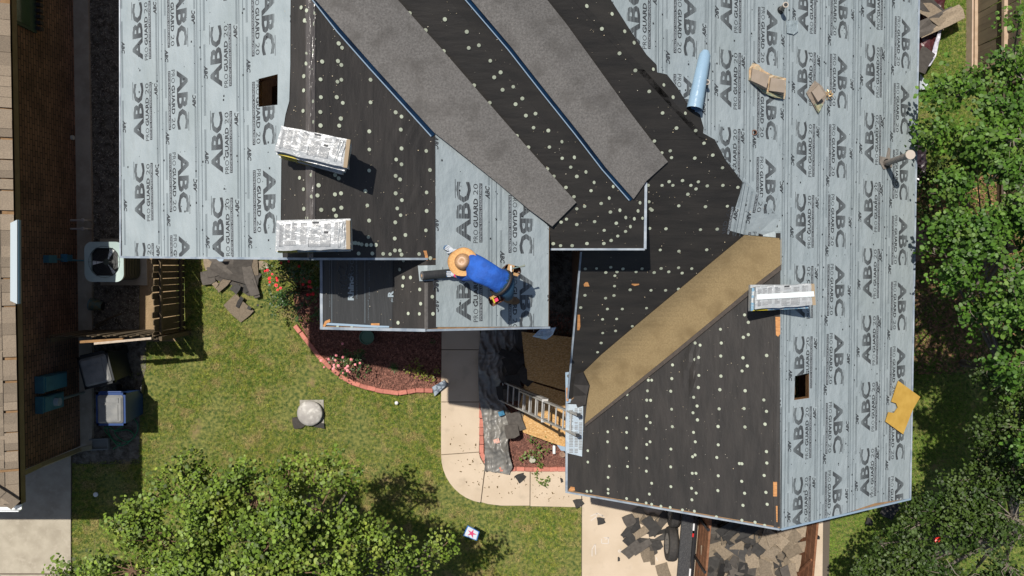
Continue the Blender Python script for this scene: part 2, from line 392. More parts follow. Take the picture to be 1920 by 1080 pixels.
# brick edging of the beds
m_edge = mat('pink_edging_brick', (.50, .19, .14), (.42, .15, .11), scale=20, rough=.9, bump=.004, rnd=.15)
def edging(label, pts, ln=.2):
    P = [at(x, y) for x, y in pts]; root = thing('brick_edging', label, 'edging', (P[0].x, P[0].y, 0)); 
    me = None
    for i in range(len(P) - 1):
        a, b = P[i], P[i + 1]; d = (b - a).length; n = max(1, round(d / ln)); ang = math.atan2(b.y - a.y, b.x - a.x)
        for k in range(n):
            c = a.lerp(b, (k + .5) / n)
            if me is None:
                o = MB().box((0, 0, .05), (ln * .93, .1, .1)).build('brick', m_edge); o.parent = root; me = o.data
                bm = bmesh.new(); bm.from_mesh(me); bmesh.ops.bevel(bm, geom=bm.edges[:], offset=.01, segments=1, affect='EDGES'); bm.to_mesh(me); bm.free()
            else: o = instance('brick', me, root)
            o.location = Vector((c.x, c.y, rng.uniform(-.012, .01))) - ORG[root.name]; o.rotation_euler = (rng.uniform(-.05, .05), rng.uniform(-.05, .05), ang + rng.uniform(-.06, .06))
edging('curved row of pink bricks between lawn and rose bed', [(553, 608), (566, 624), (582, 645), (600, 668), (622, 690), (640, 704), (662, 717), (690, 726), (720, 733), (748, 736), (780, 731), (812, 731)])
edging('straight row of red bricks along the inner side of the walk', [(903, 750), (903, 800), (903, 848), (909, 862), (920, 872)], .2)
edging('row of red bricks along the lower side of the corner bed', [(935, 878), (1000, 878.5), (1060, 878.5)], .2)

# ================================================================== THE HOUSE BEING RE-ROOFED
def S_ME(px, py):
    if py > 411: return surf('hip', EE)(px, py) if px >= 1463 else surf('valley', W3W, MM)(px, py)
    return surf('hip', MM, EE)(px, py)
S_MM = surf('hip', MM)
house = thing('house', 'large brick house with its roof stripped and covered in grey-blue and black underlayment', 'house', (0, 0, 0))
def lineA(ys): return [(inter(W1E, W2S, y), y) for y in ys]
def lineHip2(ys): return [(inter(W2S, W2E, y), y) for y in ys]
def lineB(ys): return [(inter(W2E, MM, y), y) for y in ys]
def lineC(ys): return [(inter(W3W, MM, y), y) for y in ys]
def lineH(ys): return [(inter(MM, EE, y), y) for y in ys]
TOP = -150
def xa(y): return max(583, inter(W1E, W2S, y))
vent_a = [(485.5, 148.5), (521.5, 139.5), (521, 197), (485.5, 201)]
vent_b = [(1490, 705), (1516.5, 699), (1516.5, 746), (1488.5, 750)]
cornerM = None
for y in range(380, 450):
    if inter(W3W, MM, y) <= 1463: cornerM = y; break
CY = on(EE, 1463, 411).y
def linecut(a, b):
    nx, ny = a[1] - b[1], b[0] - a[0]; L = math.hypot(nx, ny); return (a, (nx / L, ny / L))
C_H = [linecut((inter(MM, EE, 0), 0), (inter(MM, EE, 380), 380)), ((0, 411), (0, 1)), ((1463, 0), (1, 0))]
C_A = [linecut((inter(W1E, W2S, 0), 0), (inter(W1E, W2S, 300), 300))]
RP = {'w1w': ([(583, TOP), (583, 484), (228, 481), (226, TOP)], S_W1W, [vent_a]),
      'w1e': ([(583, 484), (800, 484), (800, 618), (1029, 613), (1030, 425)] + [(xa(y), y) for y in (400, 300, 200, 100, 0, -44)] + [(583, -60)], S_W1E, []),
      'pw': ([(603, 470), (800, 470), (800, 618), (603, 614)], S_PW, []),
      'w2s': ([(1030, 452), (1030, 467), (1208, 467)] + lineHip2((400, 300, 200, 100, 0, TOP)) + [(583, TOP)] + [(xa(y), y) for y in (-44, 0, 100, 200, 300, 400)] + [(1030, 440)], S_W2, []),
      'w2e': ([(1208, 467), (1210, 340)] + lineB((300, 200, 100, 0, TOP)) + lineHip2((TOP, 0, 100, 200, 300, 400)), S_W2, []),
      'mm': ([(1093, 425), (1089, 470), (1078, 600), (1063, 755)] + lineC((700, 600, 500)) + [(1463, cornerM)] + lineH((cornerM - 12, 300, 200, 100, 0, TOP)) + lineB((TOP, 0, 100, 200, 300))[:] + [(1205, 345), (1195, 425)], S_M, []),
      'w3w': ([(1063, 755), (1062, 921), (1463, 991), (1463, cornerM)] + lineC((500, 600, 700)), S_W3W, []),
      'ee': ([(1463, 991), (1705, 934), (1722, 0), (1724, TOP)] + lineH((TOP, 0, 100, 200, 300, cornerM - 12)) + [(1463, cornerM)], surf('hip', EE), [vent_b])}
for k, (P, hit, hol) in RP.items():
    P2 = [P[0]]
    for p in P[1:]:
        if abs(p[0] - P2[-1][0]) + abs(p[1] - P2[-1][1]) > .5: P2.append(p)
    drape('roof_deck', [P2] + hol, hit, m_deck, house, off=0, th=.14)
# walls below
def wall(x0, x1, y0, y1, z1, name='wall'):
    MB().box(((x0 + x1) / 2, (y0 + y1) / 2, z1 / 2), (x1 - x0, y1 - y0, z1)).build(name, m_brick, house)
def gable(x0, x1, xr, pl, pr, y0, y1):
    zl = zp(pl, x0, 0) - .2; zr = zp(pr, x1, 0) - .2; zt = zp(pl, xr, 0) - .2
    V = [(x, y, z) for y in (y0, y1) for x, z in ((x0, 0), (x1, 0), (x1, zr), (xr, zt), (x0, zl))]
    raw('wall', V, [(0, 1, 2, 3, 4), (9, 8, 7, 6, 5), (0, 5, 6, 1), (1, 6, 7, 2), (2, 7, 8, 3), (3, 8, 9, 4), (4, 9, 5, 0)], m_brick, house)
y1w = on(W1W, 500, 484).y
gable(-5.5, .15, _R.x, W1W, W1E, y1w + .35, y1w + .58)
wall(-5.5, -5.27, y1w + .58, 8.5, 5.8); wall(-.05, .15, y1w + .58, 8.5, 5.6)
yp = on(W1E, 900, 613).y
gable(-2.5, .15, _p.x, PW, W1E, yp + .35, yp + .55)
wall(-2.5, -2.3, yp + .55, y1w + .35, 5.6); wall(-.05, .15, yp + .55, y1w + .35, 5.6)
wall(.16, 1.7, _d.y + .4, _d.y + .6, _d.z - .15); wall(1.5, 1.7, _d.y + .6, 5, _d.z - .15)
xm = 1.35; yg = at(1062, 921, 3.25).y
wall(xm, xm + .2, yg + .4, _d.y + .4, 3.0)
gable(xm, 6.7, _r.x, W3W, EE, yg + .4, yg + .6)
wall(6.5, 6.7, yg + .6, 8.5, 3.5)

# ---- sheets of printed underlayment
FONT = None
def text_bm(s, bold=0., shear=0., wide=1.):
    cu = bpy.data.curves.new('t', 'FONT'); cu.body = s; cu.resolution_u = 2; cu.offset = bold; cu.shear = shear
    o = bpy.data.objects.new('t', cu); COL.objects.link(o); dg = bpy.context.evaluated_depsgraph_get(); dg.update()
    me = bpy.data.meshes.new_from_object(o.evaluated_get(dg)); bm = bmesh.new(); bm.from_mesh(me)
    bpy.data.objects.remove(o); bpy.data.curves.remove(cu); bpy.data.meshes.remove(me)
    bmesh.ops.triangulate(bm, faces=bm.faces)
    return bm
def fit(bm, x0, x1, y0, y1):
    xs = [v.co.x for v in bm.verts]; ys = [v.co.y for v in bm.verts]; a, b, c, d = min(xs), max(xs), min(ys), max(ys)
    for v in bm.verts: v.co = ((v.co.x - a) / (b - a) * (x1 - x0) + x0, (v.co.y - c) / (d - c) * (y1 - y0) + y0, 0)
    return bm
def slice_bm(bm, xs=(), ys=()):
    for x in xs: cut(bm, (x, 0), (1, 0))
    for y in ys: cut(bm, (0, y), (0, 1))
    return bm
def tris(bm):
    bmesh.ops.triangulate(bm, faces=bm.faces[:]); T = np.array([[tuple(v.co)[:2] for v in f.verts] for f in bm.faces]) if bm.faces else np.zeros((0, 3, 2)); bm.free(); return T
AL, AH = .85, .235
def make_abc():
    bm = fit(text_bm('ABC', bold=.035), 0, AL, 0, AH)
    n = 9; ys = []; gaps = []
    for i in range(1, n + 1):
        yc = AH * i / (n + .6); g = .0022 + .0075 * (i / n) ** 1.3
        ys += [yc - g / 2, yc + g / 2]; gaps.append((yc - g / 2, yc + g / 2))
    slice_bm(bm, [AL * i / 24 for i in range(1, 24)], ys)
    bad = [f for f in bm.faces if any(a < f.calc_center_median().y < b for a, b in gaps)]
    bmesh.ops.delete(bm, geom=bad, context='FACES')
    T = tris(bm)
    ex = np.array([[[AL * .72, AH + .006], [AL + .03, AH + .006], [AL + .03, AH + .014]], [[AL * .72, AH + .006], [AL + .03, AH + .014], [AL * .72, AH + .014]]])
    return np.concatenate([T, ex])
T_ABC = make_abc()
T_PRO = np.concatenate([tris(slice_bm(fit(text_bm('PRO', bold=-.004), -.02, .17, -.115, -.04), [.08])), tris(slice_bm(fit(text_bm('GUARD', bold=.03), .20, .62, -.115, -.04), [.28, .36, .45, .54])), tris(slice_bm(fit(text_bm('20', bold=-.004), .67, .83, -.115, -.04), [.75]))])
def rect_t(x0, x1, y0, y1, n=12):
    o = []
    for i in range(n):
        a = x0 + (x1 - x0) * i / n; b = x0 + (x1 - x0) * (i + 1) / n
        o += [[[a, y0], [b, y0], [b, y1]], [[a, y0], [b, y1], [a, y1]]]
    return np.array(o)
T_BOX = rect_t(-.01, .84, -.185, -.135, 16)
T_SYN = tris(fit(text_bm('SYNTHETIC ROOFING UNDERLAYMENT', bold=.01), .0, .83, -.177, -.143))
T_SM = tris(fit(text_bm('ABC', bold=.04, shear=.3), 0, .19, 0, .075))
T_FINE = np.concatenate([rect_t(.2 + i * .0, .2 + .5, -.004 + i * .014, .001 + i * .014, 8) for i in range(3)])
print('abc tris', len(T_ABC), len(T_SYN))
def place_print(T, X0, Y0, dirY, slope_cos):
    """T in reading frame -> plan XY. dirY=+1 reads towards +Y (its top towards -X), -1 the other way round"""
    s = T[..., 0]; h = T[..., 1] * slope_cos
    return np.stack([X0 - dirY * h, Y0 + dirY * s], -1)
def px_of(X, Y, pl):
    Z = pl[0] + pl[1] * X + pl[2] * Y; z = Z - H; f = -Y * st - z * ct; up = Y * ct - z * st
    return 960 + F * X / f, 540 - F * up / f
def print_mesh(layers, pl, poly, holes, parent, off, ptop=None, name='printed_lettering'):
    """layers: list of (triangles in plan XY, material); clipped by centroid to the sheet's outline"""
    V = []; MI = []; mats = []
    for T, m in layers:
        if not len(T): continue
        if m not in mats: mats.append(m)
        c = T.mean(1); px, py = px_of(c[:, 0], c[:, 1], pl)
        k = inpoly_np(px, py, poly) & (py > -40) & (py < 1130)
        for h in holes: k &= ~inpoly_np(px, py, h)
        T = T[k]
        if not len(T): continue
        Z = pl[0] + pl[1] * T[..., 0] + pl[2] * T[..., 1]
        if ptop is not None:
            zm = ptop[0] + ptop[1] * T[..., 0] + ptop[2] * T[..., 1]; zw = W3W[0] + W3W[1] * T[..., 0]
            Z = np.where(T[..., 1] > CY, np.minimum(Z, zm), np.where(T[..., 0] < _r.x, np.maximum(zm, zw), Z))
        e = T[:, 1] - T[:, 0]; g = T[:, 2] - T[:, 0]; cr = e[:, 0] * g[:, 1] - e[:, 1] * g[:, 0]
        P = np.concatenate([T, (Z + off + (.0015 if m is m_inkwhite else 0))[..., None]], -1)
        P[cr < 0] = P[cr < 0][:, ::-1]
        V.append(P); MI += [mats.index(m)] * len(P)
    if not V: return None
    o = npmesh(name, np.concatenate(V), 3, mats, parent)
    o.data.polygons.foreach_set('material_index', np.array(MI, dtype=np.int32))
    return o
def columns(pl, cols, seams, outline, holes, hit, n0, ptop=None, period=1.155):
    """seams: px x values measured on row yref; each course is a part of the house, with its lettering as a sub-part"""
    yref = seams[0]; xs = [on(pl, x, yref).x for x in seams[1]]
    cs = 1 / math.sqrt(1 + pl[1] ** 2)
    for i in range(len(xs) - 1):
        bm = plane_bm([outline] + holes)
        for j, sgn in ((i, -1), (i + 1, 1)):
            if (j == 0 and sgn < 0) or (j == len(xs) - 1 and sgn > 0): continue
            X = xs[j] + (.0 if sgn < 0 else .0)
            a = px_of(X, -4., pl); b = px_of(X, 6., pl); nx, ny = (a[1] - b[1]), (b[0] - a[0])
            if nx < 0: nx, ny = -nx, -ny
            L = math.hypot(nx, ny)
            cut(bm, a, (nx / L, ny / L), outer=sgn > 0, inner=sgn < 0)
        lift = .012 + .003 * (i % 2)
        ph = rng.uniform(0, 9)
        fn = lambda x, y: .004 * math.sin(y * .021 + ph) + .004 * math.sin(x * .11 + y * .013 + ph)
        sh = drape_bm('underlayment_sheet', bm, hit, m_sheet, house, off=lift, th=.004, step=(0, 60) if ptop is None else (26, 26), cuts=C_H if ptop is not None else ())
        if sh is None: continue
        x0, ystart, dirn = cols[i]
        L = []
        P0 = on(pl, x0, ystart)
        for k in range(-9, 10):
            Y0 = P0.y + k * period * dirn
            if not (-6.5 < Y0 < 8): continue
            L += [(place_print(T_ABC, P0.x, Y0, dirn, cs), m_ink), (place_print(T_PRO, P0.x, Y0, dirn, cs), m_ink), (place_print(T_BOX, P0.x, Y0, dirn, cs), m_ink), (place_print(T_SYN, P0.x, Y0, dirn, cs), m_inkwhite)]
            # small lettering and faint fine print by both edges
            for X, dd, sh_ in ((xs[i] + .10, -1, .33), (xs[i + 1] - .05, 1, .62)):
                L += [(place_print(T_SM, X, Y0 + sh_, dd, cs), m_ink), (place_print(T_FINE, X, Y0 + sh_, dd, cs), m_inkgrey), (place_print(T_FINE * [1, 1] + [.0, .0], X, Y0 + sh_ + .5, dd, cs), m_inkgrey)]
        # printed edge lines and nail marks
        for X in (xs[i] + .045, xs[i + 1] - .02):
            r_ = rect_t(-7, 9, -.005, .005, 260); L.append((place_print(r_, X, 0, 1, cs), m_inkgrey))
        dots = []
        for k in range(170):
            X = rng.choice((xs[i] + .05, xs[i + 1] - .06, xs[i] + .45, rng.uniform(xs[i], xs[i + 1]))) + rng.uniform(-.02, .02); Y = rng.uniform(-6.4, 7); r_ = rng.choice((.006, .006, .008, .014))
            dots += [[[X - r_, Y - r_], [X + r_, Y - r_], [X, Y + r_ * 1.3]], [[X - r_, Y + r_ * .7], [X, Y - r_ * 1.4], [X + r_, Y + r_ * .7]]]
        L.append((np.array(dots), m_ink))
        lo = px_of(xs[i], 0, pl)[0]
        # clip to this course
        L2 = []
        for T, m in L:
            c = T.mean(1)[:, 0]; k = (c > xs[i]) & (c < xs[i + 1]); L2.append((T[k], m))
        print_mesh(L2, pl, outline, holes, sh, lift + .0035, ptop)
W_OUT = [(226.5, -60), (546, -60), (545, 60), (545, 120), (543, 190), (536, 215), (529, 260), (528, 310), (527, 410), (531, 484), (400, 482), (229, 480)]
columns(W1W, [(269, 112, 1), (332, 133, -1), (417.5, 163, 1), (490.5, -15, -1)], (240, [222, 302, 374, 453, 560]), W_OUT, [vent_a], S_W1W, 0, period=1.19)
P_OUT = [(816, 250), (862, 285), (935, 330), (985, 380), (1029, 425), (1028, 612), (818, 613)]
columns(W1E, [(883, 453, 1), (974, 368, -1)], (560, [800, 925, 1040]), P_OUT, [], S_W1E, 0, period=1.14)
E_OUT = [(1135, -60), (1145, 0), (1180, 55), (1212, 103), (1231, 122), (1232, 136), (1250, 140), (1270, 165), (1290, 197), (1312, 215), (1319, 240), (1318, 250), (1340, 262), (1360, 300), (1393, 343), (1380, 385), (1363, 431), (1395, 440), (1462, 446), (1462, 991), (1530, 976), (1590, 960), (1640, 943), (1704, 934), (1721, 0), (1722, -60)]
columns(EE, [(1200, 88, 1), (1281, 143, -1), (1371, 202, 1), (1437, 18, -1), (1513, 195, 1), (1570, 105, -1), (1639, 180, 1), (1690, 35, -1)], (200, [1090, 1236, 1328, 1401, 1474, 1541, 1603, 1661, 1760]), E_OUT, [vent_b], S_ME, 0, ptop=MM, period=1.15)
# ---- black felt
m_ridgeg = mat('worn_ridge_felt', (.10, .092, .085), (.07, .064, .06), scale=20, rough=.7)
F_ = lambda P, hit, m=m_felt, off=.006, nm='felt_sheet', **k: drape(nm, P, hit, m, house, off=off, th=.004, **k)
def splitx(P, xs, hit, m, off=.006, **k):
    for i in range(len(xs) + 1):
        bm = plane_bm([P])
        if i > 0: cut(bm, (xs[i - 1], 0), (1, 0), inner=True)
        if i < len(xs): cut(bm, (xs[i], 0), (1, 0), outer=True)
        drape_bm('felt_sheet', bm, hit, m, house, off=off + .003 * (i % 2), th=.004, **k)
def wr(cx, cy, rx, ry, amp, fr):
    def f(x, y):
        q = ((x - cx) / rx) ** 2 + ((y - cy) / ry) ** 2
        return amp * max(0, 1 - q) * (math.sin(x * fr + .02 * y + math.sin(y * .05)) ** 2)
    return f
ww = wr(768, 300, 45, 230, .005, .13)
splitx([(527, 300), (527, 484), (583, 484), (583, -60), (540, -60), (541, 120), (534, 200), (525, 260)], [], S_W1W, m_felt, .004)
w1e_felt = [(583, -60), (583, 484), (817, 484), (817, 250), (812, 246)] + [(xa(y) + 30, y) for y in (200, 100, 0, -50)]
splitx(w1e_felt, [640, 700, 745], S_A, m_felt, .006, step=(6, 12), disp=lambda x, y: ww(x, y), cuts=C_A)
drape('ridge_film', [(574, -60), (592, -60), (592, 404), (588, 484), (577, 484), (574, 404)], S_W1, m_plastic, house, off=.016, th=.004, step=(4.5, 14), cuts=[((583, 0), (1, 0))], disp=lambda x, y: .006 * rng.random())
F_([(735, 472), (800, 472), (800, 617), (735, 616)], S_PW, m_felt, .004)
F_([(604, 476), (737, 476), (736, 614), (604, 611)], S_PW, m_feltg, .009)
F_([(790, 487), (820, 487), (820, 615), (790, 617)], S_P, m_felt, .011, nm='ridge_cap_felt', cuts=[((800, 0), (1, 0))])
drape('ridge_cap_felt', [(796, 530), (803, 530), (803, 617), (796, 617)], S_P, m_ridgeg, house, off=.018, th=.003, cuts=[((800, 0), (1, 0))])
w2s = [(1031, 430), (1031, 466), (1207, 466)] + lineHip2((400, 300, 200, 100, 0, -60)) + [(xa(y) - 10, y) for y in (-60, 0, 100, 200, 300, 400)]
F_(w2s, S_W2, m_feltx, .006); 
w2e = [(1207, 466), (1209, 340)] + lineB((300, 200, 100, 0, -60)) + lineHip2((-60, 0, 100, 200, 300, 400))
F_(w2e, S_W2, m_feltx, .009)
m_poly = [(1212, 341), (1210, 469), (1091, 469), (1080, 600), (1065, 755)] + lineC((700, 600, 500)) + [(1462, cornerM), (1470, 430)] + lineH((380, 300, 200, 100, 0, -60)) + [(x - 14, y) for x, y in lineB((-60, 0, 100, 200, 300))]
bm_ys = [(-60, 130), (130, 262), (262, 357), (357, 442), (442, 505), (505, 590), (590, 760)]
for i, (a, b) in enumerate(bm_ys):
    bm = plane_bm([m_poly])
    cut(bm, (0, a), (0, 1), inner=True); cut(bm, (0, b), (0, 1), outer=True)
    drape_bm('felt_sheet', bm, S_MM, m_feltx, house, off=.005 + .003 * (i % 2), th=.004, step=(40, 0))
g_poly = [(1064, 757), (1063.5, 919), (1462, 988), (1462, cornerM)] + lineC((500, 600, 700))
wg = wr(1295, 690, 14, 60, .05, .25)
splitx(g_poly, [1139, 1219, 1304, 1395], S_W3W, m_felt, .006, step=(8, 16), disp=lambda x, y: wg(x, y))
drape('ridge_cap_felt', [(1450, 446), (1464.5, 446), (1464.5, 990.5), (1450, 988)], S_W3, m_felt, house, off=.018, th=.003, cuts=[((1463, 0), (1, 0))])
# ---- valley strips
SA = [(568, -30), (590, -2), (640, 56), (700, 124), (760, 190), (815, 250), (862, 287), (935, 345), (990, 392), (1035, 425), (1080, 380), (1000, 290), (905, 182), (830, 95), (745, 0), (720, -30)]
SB = [(860, -25), (880, -2), (960, 92), (992, 133), (1025, 175), (1085, 250), (1135, 315), (1187, 374), (1211, 340), (1251, 304), (1185, 218), (1120, 128), (1060, 45), (1024, 0), (1002, -28)]
SC = [(1094, 697), (1128, 664), (1180, 620), (1240, 570), (1330, 495), (1395, 441), (1464, 447), (1464, 497), (1438, 517), (1400, 547), (1340, 596), (1270, 655), (1195, 716), (1096, 794), (1101, 750), (1106, 722)]
def soft(p, q, k=.16):
    def f(px, py):
        t1, d = tplane(p, px, py); t2, d = tplane(q, px, py)
        h = max(k - abs(t1 - t2), 0) / k; t = min(t1, t2) - h * h * k * .25
        return Vector((d[0] * t, d[1] * t, H + d[2] * t)), Vector((0, 0, 1))
    return f
drape('felt_sheet', [(x - 14, y) for x, y in lineH((380, 300, 200, 100, 0, -60))][::1] + [(1150, -60), (1160, 0), (1240, 120), (1300, 195), (1345, 250), (1400, 343), (1388, 395), (1372, 436), (1400, 445), (1470, 450), (1474, 411), (1440, 400)], S_ME, m_feltx, house, off=.008, th=.004, step=16, cuts=C_H)
drape('valley_strip', SA, soft(W1E, W2S), m_min, house, off=.06, th=.04, step=9, disp=lambda x, y: .008 * math.sin(x * .02 + y * .013))
drape('valley_strip', SB, soft(W2E, MM), m_min, house, off=.06, th=.04, step=9, disp=lambda x, y: .008 * math.sin(x * .017 - y * .011))
drape('valley_strip', SC, soft(W3W, MM), m_min2, house, off=.035, th=.015, step=9)
def ribbon(name, pts, w, hit, m, off, th=.004):
    o = []; p = pts
    L = []; R = []
    for i in range(len(p)):
        a = p[max(i - 1, 0)]; b = p[min(i + 1, len(p) - 1)]; d = math.hypot(b[0] - a[0], b[1] - a[1]); nx, ny = -(b[1] - a[1]) / d, (b[0] - a[0]) / d
        ww_ = w[i] if isinstance(w, list) else w
        L.append((p[i][0], p[i][1])); R.append((p[i][0] + nx * ww_, p[i][1] + ny * ww_))
    return drape(name, L + R[::-1], hit, m, house, off=off, th=th, step=20)
eA = [(590, -10), (640, 54), (700, 122), (760, 188), (816, 250)]
eB = [(876, -8), (960, 90), (992, 131), (1025, 173), (1085, 248), (1135, 313), (1186, 371)]
ribbon('film_shade_band', [(x + 2, y) for x, y in eA], 10, S_A, m_film_shade, .02)  # band of film painted dark as the shade of the lifted strip edge
ribbon('film_shade_band', [(x + 2, y) for x, y in eB], 9, S_B, m_film_shade, .02)
ribbon('film_edge', [(x - 6.5, y + 5.5) for x, y in eA], 2, S_A, m_pale, .026)
ribbon('film_edge', [(x - 6.0, y + 4.5) for x, y in eB], 1.8, S_B, m_pale, .026)
drape('felt_edge', [(1463, 496), (1463, 506), (1438, 525), (1400, 555), (1340, 604), (1270, 662), (1195, 722), (1097, 799), (1096, 794), (1195, 714), (1270, 653), (1340, 595), (1400, 545), (1438, 515)], S_W3W, mat('dusty_felt_edge', (.07, .055, .045), (.05, .04, .033), scale=20), house, off=.045, th=.02, step=20)
# ---- drip edges
def drip(a, b, pl, w=.05, h=.08, m=m_drip):
    A = on(pl, *a) if isinstance(pl, tuple) else pl(*a)[0]; B = on(pl, *b) if isinstance(pl, tuple) else pl(*b)[0]
    MB().bar(A + Vector((0, 0, -.01)), B + Vector((0, 0, -.01)), w, h).build('drip_edge', m, house)
drip((228, 482), (583, 485.5), W1W, .03); drip((583, 485.5), (800, 485.5), W1E, .03)
drip((603, 484), (603.5, 614.5), PW, .04); drip((603, 615), (800, 619), PW, .04); drip((800, 619), (1029, 614), W1E, .03)
drip((1031, 467.5), (1208.5, 467.5), W2S, .03); drip((1209, 467), (1210.5, 342), W2E, .04)
drip((1089.5, 470), (1063.5, 755), MM, .03); drip((1062.5, 755), (1062, 921), W3W, .04); drip((1062, 922), (1463, 992), W3W, .03)
drip((1463, 992), (1705, 935), EE, .03, m=m_pale); drip((1705.5, 935), (1723, -60), EE, .03); drip((227, 481), (226, -60), W1W, .02)
# ---- openings left by old roof vents: splintered wooden rims round dark holes
m_hole = mat('attic_board', (.10, .065, .035), (.04, .026, .015), scale=9, rough=1)
def opening(P, pl, rim):
    W = [on(pl, *p) for p in P]
    for i in range(4):
        a, b = W[i], W[(i + 1) % 4]
        MB().plate([a + Vector((0, 0, .004)), b + Vector((0, 0, .004)), b - Vector((0, 0, .13)), a - Vector((0, 0, .13))], .012, (b - a).cross(Vector((0, 0, 1)))).build('opening_rim', rim, house)
    c = sum(W, Vector()) / 4
    MB().plate([c + (w - c) * 1.4 - Vector((0, 0, .75)) for w in W], .02).build('attic_board', m_hole, house)
opening(vent_a, W1W, m_wood); opening(vent_b, EE, m_wood)
# ================================================================== THE NEIGHBOUR'S HOUSE AT THE LEFT
m_nb = None
def brickmat(name, c, c2, mortar, sx):
    m = bpy.data.materials.new(name); m.use_nodes = True; nt = m.node_tree; N = nt.nodes; L = nt.links; b = N['Principled BSDF']; b.inputs['Roughness'].default_value = .9
    g = N.new('ShaderNodeNewGeometry'); sp = N.new('ShaderNodeSeparateXYZ'); L.new(g.outputs['Position'], sp.inputs[0]); cb = N.new('ShaderNodeCombineXYZ')
    L.new(sp.outputs[sx], cb.inputs[0]); L.new(sp.outputs['Z'], cb.inputs[1])
    t = N.new('ShaderNodeTexBrick'); t.inputs['Scale'].default_value = 1; t.inputs['Brick Width'].default_value = .22; t.inputs['Row Height'].default_value = .085
    t.inputs['Mortar Size'].default_value = .012; t.inputs['Color1'].default_value = (*c, 1); t.inputs['Color2'].default_value = (*c2, 1); t.inputs['Mortar'].default_value = (*mortar, 1)
    t.inputs['Bias'].default_value = -.1; t.inputs['Mortar Smooth'].default_value = .2
    L.new(cb.outputs[0], t.inputs[0]); n = N.new('ShaderNodeTexNoise'); n.inputs['Scale'].default_value = 2.5; n.inputs['Detail'].default_value = 5; L.new(g.outputs['Position'], n.inputs['Vector'])
    r = N.new('ShaderNodeMapRange'); r.inputs[1].default_value = .3; r.inputs[2].default_value = .7; r.inputs[3].default_value = .65; r.inputs[4].default_value = 1.3; L.new(n.outputs[0], r.inputs[0])
    x = N.new('ShaderNodeVectorMath'); x.operation = 'SCALE'; L.new(t.outputs['Color'], x.inputs[0]); L.new(r.outputs[0], x.inputs['Scale']); L.new(x.outputs[0], b.inputs['Base Color'])
    bp = N.new('ShaderNodeBump'); bp.inputs['Distance'].default_value = -.012; L.new(t.outputs['Fac'], bp.inputs['Height']); L.new(bp.outputs[0], b.inputs['Normal'])
    return m
m_nb = brickmat('brown_brickwork', (.21, .115, .07), (.13, .072, .046), (.05, .036, .024), 'Y')
nbx = at(148, 400).x; eave = at(36, 500, 3.07); ye = at(36, 943, 3.07).y
nb = thing('neighbour_house', "neighbour's brown brick house with pale tan shingle roof along the left edge", 'house', (nbx - 3, 0, 0))
MB().box((nbx - 3, (ye + .4 + 14) / 2, 1.5), (6, 14 - ye - .4, 3.0)).build('brick_wall', m_nb, nb)
ns = .5                                             # roof pitch
def nbz(x): return 3.2 + (eave.x - x) * ns
m_trim = mat('tan_trim', (.20, .15, .08), (.16, .115, .06), scale=5, rough=.7)
MB().box((eave.x - .02, (ye + 14) / 2, 3.1), (.04, 14 - ye, .2)).box((eave.x - .35, (ye + 14) / 2, 3.04), (.62, 14 - ye - .1, .03)).build('fascia', m_trim, nb)
MB().plate([(eave.x, ye, nbz(eave.x)), (eave.x, 14, nbz(eave.x)), (eave.x - 4, 14, nbz(eave.x - 4)), (eave.x - 4, ye + 4, nbz(eave.x - 4))], .05).build('roof_deck', m_deck, nb)
MB().plate([(eave.x, ye, nbz(eave.x)), (eave.x - 4, ye + 4, nbz(eave.x - 4)), (eave.x - 8, ye, nbz(eave.x))], .05).build('roof_deck', m_deck, nb)
m_shg = mat('tan_shingle', (.27, .215, .155), (.19, .15, .11), scale=60, rough=.95, bump=.003, bscale=200, rnd=.22)
me = None
for r in range(3):
    x1 = eave.x + .02 - r * .2
    y = ye + .1 + r * .2 + rng.uniform(0, .1)
    while y < at(0, -10, 3.3).y:
        if me is None: o = MB().box((0, 0, 0), (.3, .3, .012)).build('shingle', m_shg); o.parent = nb; ORG[o.name] = ORG[nb.name]; me = o.data
        else: o = instance('shingle', me, nb)
        o.location = Vector((x1 - .14, y, nbz(x1 - .14) + .03 + rng.uniform(0, .006))) - ORG[nb.name]
        o.rotation_euler = (0, math.atan(ns) - .05, 0); o.scale = (1, rng.choice((.5, .8, .62, .97)), 1); y += .3 * o.scale.y + .006
for k in range(5):                                     # shingles of the hipped end and its ridge caps
    o = instance('shingle', me, nb); t = k * .2; o.location = Vector((eave.x - .12 - t, ye + .12 + t, nbz(eave.x - .12 - t) + .06)) - ORG[nb.name]; o.rotation_euler = (.3, .3, -math.pi / 4)
    o = instance('shingle', me, nb); o.location = Vector((eave.x - .35 - t, ye + .12, nbz(eave.x) + .1)) - ORG[nb.name]; o.rotation_euler = (ns * .8, 0, 0)
g = MB(); g.bar((eave.x, ye - .05, 3.12), (eave.x - 5, ye - .05, 3.12), .12, .03); g.bar((eave.x, ye - .11, 3.17), (eave.x - 5, ye - .11, 3.17), .02, .12); g.bar((eave.x - .1, ye - .02, 3.17), (eave.x - 5, ye - .02, 3.17), .02, .12)
g.build('gutter', mat('white_gutter', (.7, .72, .72), rough=.4), nb)
